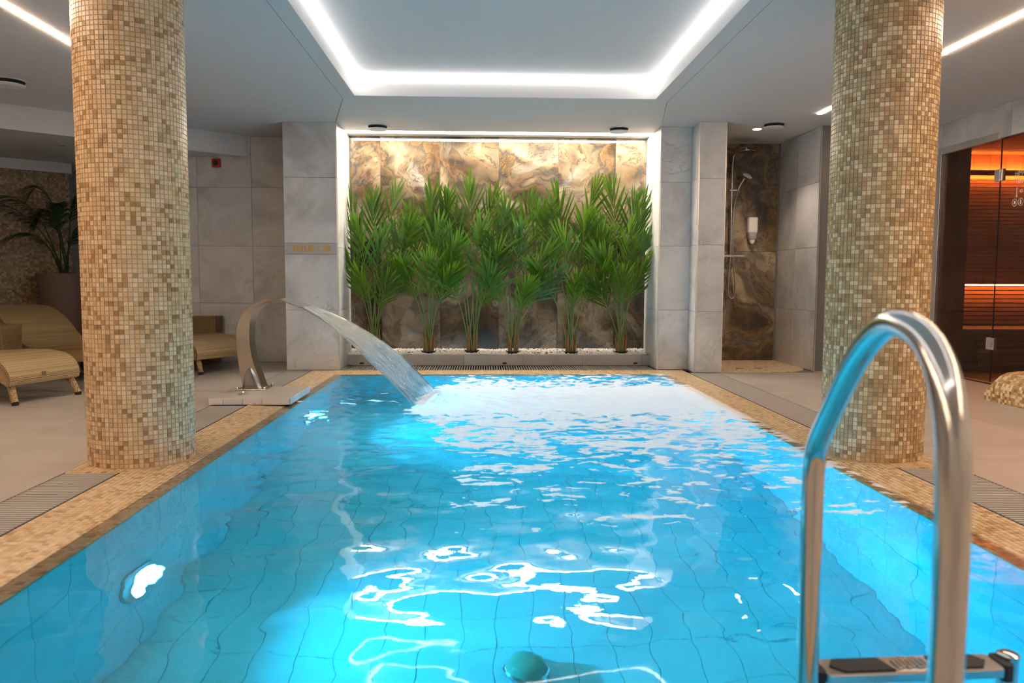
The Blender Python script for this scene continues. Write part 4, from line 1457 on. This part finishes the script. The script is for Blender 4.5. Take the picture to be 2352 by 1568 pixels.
# splash and the churned lane across the pool
lane = np.exp(-((Yg - 6.25 - 0.05 * Xg) / 0.55) ** 2) * np.clip((Xg + 0.75) / 0.3, 0, 1)
H += lane * 0.010 * np.sin(Xg * 23 + 3 * np.sin(Yg * 9)) * np.sin(Yg * 17 + 2 * np.sin(Xg * 7))
H += 0.075 * np.exp(-(((Xg + 0.36) / 0.16) ** 2 + ((Yg - 6.16) / 0.30) ** 2)) * (0.75 + 0.35 * np.sin(Xg * 60 + 9 * np.sin(Yg * 21)))
edge = np.minimum.reduce([np.clip((Xg - PX0) / 0.15, 0, 1), np.clip((PX1 - Xg) / 0.15, 0, 1), np.clip((PY1 - Yg) / 0.15, 0, 1)])
H *= edge ** 0.7
foam = np.zeros_like(Xg) - 0.5
core = np.exp(-np.abs((Yg - 6.22 - 0.02 * Xg) / 0.78) ** 4.0) * np.clip((Xg + 0.66) / 0.25, 0, 1)
foam = np.maximum(foam, 1.15 * core)
left_lim = -0.62 + 0.22 * np.clip((5.4 - Yg) / 1.2, 0, 1)
drift = np.clip((Xg - left_lim) / 0.30, 0, 1) * 0.6 - 0.6 + np.interp(Yg, [2.6, 3.1, 3.6, 4.2, 4.9, 5.5, 6.0, 6.9, 7.3, 7.7], [0.10, 0.33, 0.425, 0.50, 0.55, 0.66, 0.94, 0.68, 0.53, 0.44])
foam = np.maximum(foam, drift)
foam = np.maximum(foam, -0.5 + 0.95 * np.exp(-(((Xg + 0.80) / 0.28) ** 2 + ((Yg - 6.1) / 0.45) ** 2)))
me = bpy.data.meshes.new('pool_water')
vv = np.stack([Xg, Yg, H + WZ], -1).reshape(-1, 3)
idx = (np.arange(ny - 1)[:, None] * nx + np.arange(nx - 1)[None, :]).reshape(-1)
ff = np.stack([idx, idx + 1, idx + nx + 1, idx + nx], -1)
me.from_pydata(vv.tolist(), [], ff.tolist())
me.polygons.foreach_set('use_smooth', [True] * len(me.polygons))
deep = ((Xg > PX0 - 0.004) & (Xg < PX1 + 0.004) & (Yg < PY1 + 0.004)).astype(float)
for nm, arr in (('deep', deep), ('foam', foam), ('chop', 0.06 + 0.94 * calm)):
    at_ = me.attributes.new(nm, 'FLOAT', 'POINT')
    at_.data.foreach_set('value', arr.reshape(-1).astype(np.float32))
me.materials.append(M['water'])
tag(link('pool_water', me), 'turquoise pool water with white foam drifting from the jet', 'water', kind='stuff')


# ------------------------------------------------------------------ underwater lamps
def pool_lamp(loc, nrm, label, power=1.0):
    z = V(nrm)
    u = V((0, 0, 1)).cross(z)
    root = tag(empty('pool_lamp', loc), label, 'pool light', 'underwater pool lamps')
    m = frame((0, 0, 0), u, V((0, 0, 1)))
    MB().lathe([(0.135, 0.0), (0.135, 0.012), (0.118, 0.026), (0.095, 0.028)], 40, m=m).build('trim_ring', 'steel', root, True)
    MB().lathe([(0.092, 0.0285), (0.088, 0.032)], 36, m=m).build('lamp_face', 'led_pool', root, True)
    beam = spot('pool_lamp_beam', V(loc) + z * 0.036, V(loc) + z * 1.0 + V((0, 0, 0.36)), L_POOL * power, C_POOL, 150, size=0.06, blend=1.0)
    for k in range(3):
        a = math.radians(120 + 24 * k)
        MB().lathe([(0.008, 0.020), (0.008, 0.027)], 10, m=m @ Matrix.Translation(V((0.112 * math.cos(a), 0.112 * math.sin(a), 0)))).build('screw', 'chrome', root, True)


pool_lamp((PX0 + 0.001, 3.21, -0.80), (1, 0, 0), 'bright underwater lamp in the pool wall, closest to the camera')
pool_lamp((PX0 + 0.001, 6.36, -0.80), (1, 0, 0), 'bright underwater lamp in the pool wall, below the fountain')

fd = tag(empty('pool_drain', (0.187, 3.02, PZ)), 'round green glass drain cover on the pool floor', 'drain')
MB().lathe([(0.092, 0.0), (0.092, 0.02), (0.085, 0.026)], 32).build('ring', 'steel', fd, True)
MB().lathe([(0.084, 0.02), (0.076, 0.055), (0.05, 0.075), (0.02, 0.08)], 32).build('dome', 'glass_lens', fd, True)

# ------------------------------------------------------------------ fountain
pz = 0.05
pt_ = tag(MB().box((-2.07, 5.90, 0.0), (-1.465, 6.56, pz - 0.008)).build('fountain_plinth', 'grout'), 'low tiled plinth carrying the steel fountain', 'plinth')
tile_field(pt_, 'plinth_tile', (-2.07, 5.90, pz - 0.008), (1, 0, 0), (0, 1, 0), [0, 0.605], [0, 0.66], 'deck_tile')
tile_field(pt_, 'plinth_tile', (-2.07, 5.90, 0), (1, 0, 0), (0, 0, 1), [0, 0.11, 0.255, 0.40, 0.605], [0.0, pz], 'wall_tile')
tile_field(pt_, 'plinth_tile', (-1.465, 5.90, 0), (0, 1, 0), (0, 0, 1), [0, 0.33, 0.66], [0.0, pz], 'wall_tile')

fo = tag(empty('fountain', (-1.89, 6.44, pz)), 'curved stainless steel waterfall spout on the plinth', 'fountain')
OUT = [(-1.955, .058), (-1.972, .18), (-1.988, .30), (-1.998, .45), (-1.978, .585), (-1.917, .69), (-1.838, .748), (-1.735, .787), (-1.63, .788), (-1.545, .764), (-1.444, .727)]
INN = [(-1.795, .058), (-1.835, .18), (-1.873, .30), (-1.893, .45), (-1.881, .607), (-1.842, .694), (-1.788, .740), (-1.723, .769), (-1.625, .776), (-1.542, .755), (-1.442, .721)]
oc = catmull([(x, 0, z) for x, z in OUT], 5)
ic = catmull([(x, 0, z) for x, z in INN], 5)
rings = []
for k in range(len(oc)):
    t = k / (len(oc) - 1)
    yn = 6.36 - 0.17 * max(0.0, (t - 0.30) / 0.70) ** 1.3
    yf = 6.52 + 0.09 * max(0.0, (t - 0.30) / 0.70) ** 1.3
    o_ = fo.location
    rings.append([V((oc[k].x, yn, oc[k].z)) - o_, V((ic[k].x, yn, ic[k].z)) - o_, V((ic[k].x, yf, ic[k].z)) - o_, V((oc[k].x, yf, oc[k].z)) - o_])
MB().loft(rings).build('spout', 'steel_fountain', fo, True)
MB().box(V((-2.0, 6.31, pz)) - fo.location, V((-1.755, 6.575, pz + 0.009)) - fo.location).build('base_plate', 'steel', fo, bevel=0.002)
gus = MB().loft([[V(p) - fo.location for p in ((-1.955, 6.356, .06), (-1.80, 6.356, .06), (-1.815, 6.32, .06), (-1.935, 6.32, .06))],
                 [V(p) - fo.location for p in ((-1.94, 6.358, .16), (-1.855, 6.358, .19), (-1.865, 6.338, .17), (-1.91, 6.340, .15))],
                 [V(p) - fo.location for p in ((-1.915, 6.359, .22), (-1.885, 6.359, .23), (-1.888, 6.352, .225), (-1.905, 6.352, .22))]])
gus.build('gusset', 'steel', fo, True)
for x, y in ((-1.985, 6.325), (-1.77, 6.325), (-1.985, 6.56), (-1.77, 6.56)):
    MB().lathe([(0.012, 0.009), (0.012, 0.018), (0.008, 0.026), (0.003, 0.029)], 12, c=V((x, y, pz)) - fo.location).build('bolt', 'steel', fo, True)

ab = tag(empty('air_switch', (-1.872, 6.10, pz)), 'small chrome push switch on the plinth in front of the fountain', 'switch')
MB().lathe([(0.040, 0.0), (0.040, 0.004), (0.034, 0.006)], 28).build('flange', 'steel', ab, True)
MB().lathe([(0.014, 0.006), (0.016, 0.012), (0.012, 0.024), (0.006, 0.03)], 18).build('button', 'chrome', ab, True)

# the falling sheet of water
ns, nw = 70, 22
vs, fs, uv = [], [], []
for i in range(ns + 1):
    s = i / ns
    xx = -1.447 + 0.985 * s
    zz = 0.722 - 0.40 * 0.985 * s - 0.345 * (0.985 * s) ** 2
    yc = 6.40 - 0.25 * s
    hw = 0.200 + 0.085 * s
    slope = math.atan2(-(0.40 + 0.69 * 0.985 * s), 1.0)
    nx_, nz_ = -math.sin(slope), math.cos(slope)
    for side in (1, -1):
        for j in range(nw + 1):
            w = j / nw * 2 - 1
            wob = 0.008 * s * mnoise.noise(V((w * 9 * 1.0, s * 7, 3.0))) + 0.006 * mnoise.noise(V((w * 14, s * 3, 8.0)))
            th = (0.006 + 0.007 * s) * math.sqrt(max(0.0, 1 - w * w)) + 0.0015
            ywob = (0.010 * s) * mnoise.noise(V((w * 2, s * 16, 1.0)))
            off = wob + side * th + (0.010 * (abs(w) ** 6)) + w * 0.062 * min(1.0, s * 1.6) ** 1.2
            vs.append((xx + nx_ * off, yc + w * hw + ywob, zz + nz_ * off))
            uv.append((s, j / nw))
row = 2 * (nw + 1)
for i in range(ns):
    for side in (0, 1):
        for j in range(nw):
            a = i * row + side * (nw + 1) + j
            q = (a, a + 1, a + row + 1, a + row)
            fs.append(q if side == 1 else q[::-1])
    a, b = i * row, i * row + nw + 1
    fs.append((a, a + row, b + row, b))
    a, b = i * row + nw, i * row + nw + 1 + nw
    fs.append((b, b + row, a + row, a))
me = bpy.data.meshes.new('water_jet')
me.from_pydata(vs, [], fs)
ul = me.uv_layers.new(name='UVMap')
for lp in me.loops:
    ul.data[lp.index].uv = uv[lp.vertex_index]
me.polygons.foreach_set('use_smooth', [True] * len(me.polygons))
me.materials.append(M['stream'])
tag(link('water_jet', me), 'clear sheet of water pouring from the steel spout into the pool', 'water jet')

# ------------------------------------------------------------------ ladder
hr = tag(empty('handrail', (0.597, 0.95, 0)), 'bent stainless steel handrail of the pool ladder', 'handrail')
O = V((0.597, 0.95, 0))
path = [(.597, .950, 0.0), (.597, .950, .25), (.597, .950, .53), (.597, .953, .68), (.599, .966, .765), (.603, 1.000, .832), (.611, 1.062, .874), (.622, 1.150, .887),
        (.632, 1.225, .868), (.640, 1.297, .826), (.650, 1.372, .766), (.660, 1.455, .688), (.666, 1.508, .632), (.669, 1.530, .585), (.669, 1.534, .50), (.668, 1.528, .20), (.668, 1.525, -.20), (.668, 1.525, -1.0)]
MB().tube([p - O for p in catmull(path, 6)], 0.0213, 28).build('rail', 'steel', hr, True)
MB().lathe([(0.05, 0.0), (0.05, 0.006), (0.026, 0.022)], 32).build('anchor_flange', 'steel', hr, True)

st_ = tag(empty('ladder_step', (0.915, 1.586, 0.13)), 'stainless ladder tread with black grip pads beside the handrail', 'ladder step')
ra = math.radians(2.2)
st_.rotation_euler = (0, 0, ra)


def oct_(hx, hy, c):
    return [(-hx + c, -hy), (hx - c, -hy), (hx, -hy + c), (hx, hy - c), (hx - c, hy), (-hx + c, hy), (-hx, hy - c), (-hx, -hy + c)]


MB().prism(oct_(0.198, 0.036, 0.008), -0.022, 0.0).build('tread', 'steel', st_, bevel=0.004)
MB().prism([(-0.178, 0.0), (-0.155, -0.027), (-0.045, -0.027), (-0.06, 0.027), (-0.16, 0.027)], 0.0, 0.003).build('grip_pad', 'rubber', st_)
MB().prism([(0.05, -0.027), (0.15, -0.027), (0.172, 0.0), (0.155, 0.027), (0.05, 0.027)], 0.0, 0.003).build('grip_pad', 'rubber', st_)
em = MB()
for k in range(7):
    em.box((-0.035 + 0.011 * k, -0.022 + 0.004 * (k % 2), 0.0), (-0.027 + 0.011 * k, 0.018 + 0.005 * (k % 3), 0.0045))
em.build('embossed_plate', 'chrome', st_, bevel=0.0015)
MB().prism(oct_(0.012, 0.030, 0.006), -0.034, 0.003, Matrix.Translation(V((-0.208, 0, 0)))).build('end_bracket', 'rubber', st_)
MB().prism(oct_(0.012, 0.030, 0.006), -0.034, 0.003, Matrix.Translation(V((0.208, 0, 0)))).build('end_bracket', 'rubber', st_)
MB().tube([(0.233, 0.012, 0.004), (0.233, 0.012, -0.9)], 0.0213, 24).build('side_post', 'steel', st_, True)
MB().lathe([(0.023, 0.0), (0.023, 0.004), (0.016, 0.008)], 24, c=(0.233, 0.012, 0.004)).build('post_cap', 'steel', st_, True)


# ------------------------------------------------------------------ loungers
def lounger(name, corner, ang, prof, label, wheels=False, tagged=False):
    """corner: foot end corner nearest the camera; the lounger runs along +x of its own frame to the head."""
    root = tag(empty(name, (corner[0], corner[1], 0), ang), label, 'sun lounger', 'woven sun loungers')
    W = 0.64
    pts = catmull([(x, 0, z) for x, z in prof], 6)
    th = 0.035
    rings = []
    for i, p in enumerate(pts):
        t = (pts[min(i + 1, len(pts) - 1)] - pts[max(i - 1, 0)]).normalized()
        n = V((-t.z, 0, t.x))
        n = n if n.z > 0 or i < 8 else -n
        a, b = p, p - n * th
        cw = 0.012
        rings.append([V((a.x, 0.0 + cw, a.z)), V((a.x, -W - 0.0 + cw + 0.0, a.z)), V((b.x, -W, b.z - 0.01)), V((b.x, 0.0, b.z - 0.01))])
    body = MB()
    body.loft(rings)
    o = body.build('woven_shell', 'wicker', root, True)
    # apron under both long sides
    for y0_ in (-0.045, -W + 0.005):
        rg = []
        for i, p in enumerate(pts):
            if p.x < 0.03:
                continue
            low = max(0.14, p.z - 0.16) if p.x < 1.35 else p.z - 0.09
            rg.append([V((p.x, y0_, p.z - 0.03)), V((p.x, y0_ + 0.04, p.z - 0.03)), V((p.x, y0_ + 0.04, low)), V((p.x, y0_, low))])
        MB().loft(rg).build('side_rail', 'wicker', root, True)
    legs = [(0.10, -0.06), (0.10, -W + 0.06)] + [(1.45, -0.07), (1.45, -W + 0.07)]
    for k, (lx, ly) in enumerate(legs):
        foot = V((lx - (0.09 if k < 2 else -0.05), ly + (0.03 if ly > -0.3 else -0.03), 0.0))
        if k >= 2 and wheels:
            MB().tube([(lx, ly - 0.02, 0.075), (lx, ly + 0.02, 0.075)], 0.075, 20).build('wheel', 'rubber', root, True)
            MB().tube([(lx, ly, 0.08), (lx - 0.05, ly, 0.24)], 0.014, 8).build('wheel_strut', 'rubber', root, True)
            continue
        lg = MB().tube([V((lx, ly, 0.22)), foot + V((0, 0, 0.02))], [0.030, 0.024], 12).build('leg', 'wicker', root, True)
        MB().tube([foot + V((0, 0, 0.022)), foot], [0.026, 0.024], 12).build('foot_cap', 'rubber', lg, True)
    if tagged:
        MB().box((-0.006, -0.30, 0.205), (0.0, -0.265, 0.23)).build('maker_tag', 'pot', root)
    return root


FLAT = [(0.012, 0.15), (0.0, 0.20), (0.03, 0.27), (0.10, 0.325), (0.22, 0.355), (0.42, 0.365), (0.75, 0.345), (1.10, 0.325), (1.32, 0.335), (1.6, 0.42), (1.95, 0.52)]
BACK = [(0.012, 0.15), (0.0, 0.20), (0.03, 0.27), (0.10, 0.325), (0.22, 0.355), (0.45, 0.37), (0.80, 0.345), (1.20, 0.305), (1.45, 0.30), (1.62, 0.37), (1.86, 0.55), (2.08, 0.64), (2.32, 0.67)]
# foot edge from the near leg to the far leg; the head lies away from the pool
a1 = math.atan2(0.31, -0.95)
lounger('sun_lounger', (-3.49, 5.86), a1, FLAT, 'straw coloured woven lounger nearest the camera, with a small grey tag', tagged=True)
a2 = math.atan2(0.50, -0.866)
lounger('sun_lounger', (-3.05, 6.80), a2, BACK, 'straw coloured woven lounger with raised back, its foot end hidden by the sand column', wheels=True)
lounger('sun_lounger', (-2.80, 7.74), a2, FLAT[:-1] + [(1.75, 0.46)], 'straw coloured woven lounger between the sand column and the fountain', wheels=True)


def side_table(x, y, label, r=0.2, h=0.5):
    o = tag(empty('side_table', (x, y, 0)), label, 'side table', 'brown woven side tables')
    MB().loft([rrect(r * 0.86, r * 0.86, 0.0, 0.35), rrect(r * 0.96, r * 0.96, h * 0.5, 0.35), rrect(r, r, h - 0.03, 0.35)]).build('woven_body', 'wicker_dark', o, True)
    MB().loft([rrect(r * 1.02, r * 1.02, h - 0.03, 0.35), rrect(r * 1.02, r * 1.02, h, 0.35)]).build('table_top', 'wicker_dark', o, True)


side_table(-4.38, 7.09, 'brown woven side table at the edge of the picture between the loungers', 0.19, 0.53)
side_table(-3.09, 8.81, 'brown woven side table behind the lounger beside the fountain', 0.145, 0.53)

# ------------------------------------------------------------------ potted palm in the lounge
pp = tag(empty('potted_palm', (-4.84, 9.22, 0)), 'dark palm in a tall brown pot in the lounge', 'potted plant')
MB().lathe([(0.20, 0.0), (0.215, 0.10), (0.265, 0.80), (0.285, 0.97), (0.290, 1.0), (0.275, 1.0), (0.262, 0.93)], 40).build('pot', 'pot', pp, True)
MB().lathe([(0.262, 0.90), (0.262, 0.93)], 40).build('soil', 'soil', pp, True)
for k, (dx, dy, h, arch) in enumerate(((-0.92, -0.50, 1.72, 0.55), (-0.60, -0.45, 1.80, 0.50), (-0.25, -0.10, 1.95, 0.35), (0.12, -0.3, 1.75, 0.35), (0.35, -0.1, 1.85, 0.40), (0.45, -0.25, 1.45, 0.3),
                                       (-0.40, -0.35, 1.42, 0.30), (0.28, 0.1, 1.55, 0.3), (-0.30, 0.1, 1.70, 0.35))):
    random.seed(900 + k)
    b0 = V((random.uniform(-.05, .05), random.uniform(-.05, .05), 0.92))
    st, lf = frond_mesh(b0, (dx, dy, h), (dx * 0.25, dy * 0.3, h + arch * 0.55), 20, 0.26, V((-dy, dx, 0)).normalized() if abs(dx) + abs(dy) > 0.1 else V((1, 0, 0)), None, t0=0.38, width=0.022, droop=0.45)
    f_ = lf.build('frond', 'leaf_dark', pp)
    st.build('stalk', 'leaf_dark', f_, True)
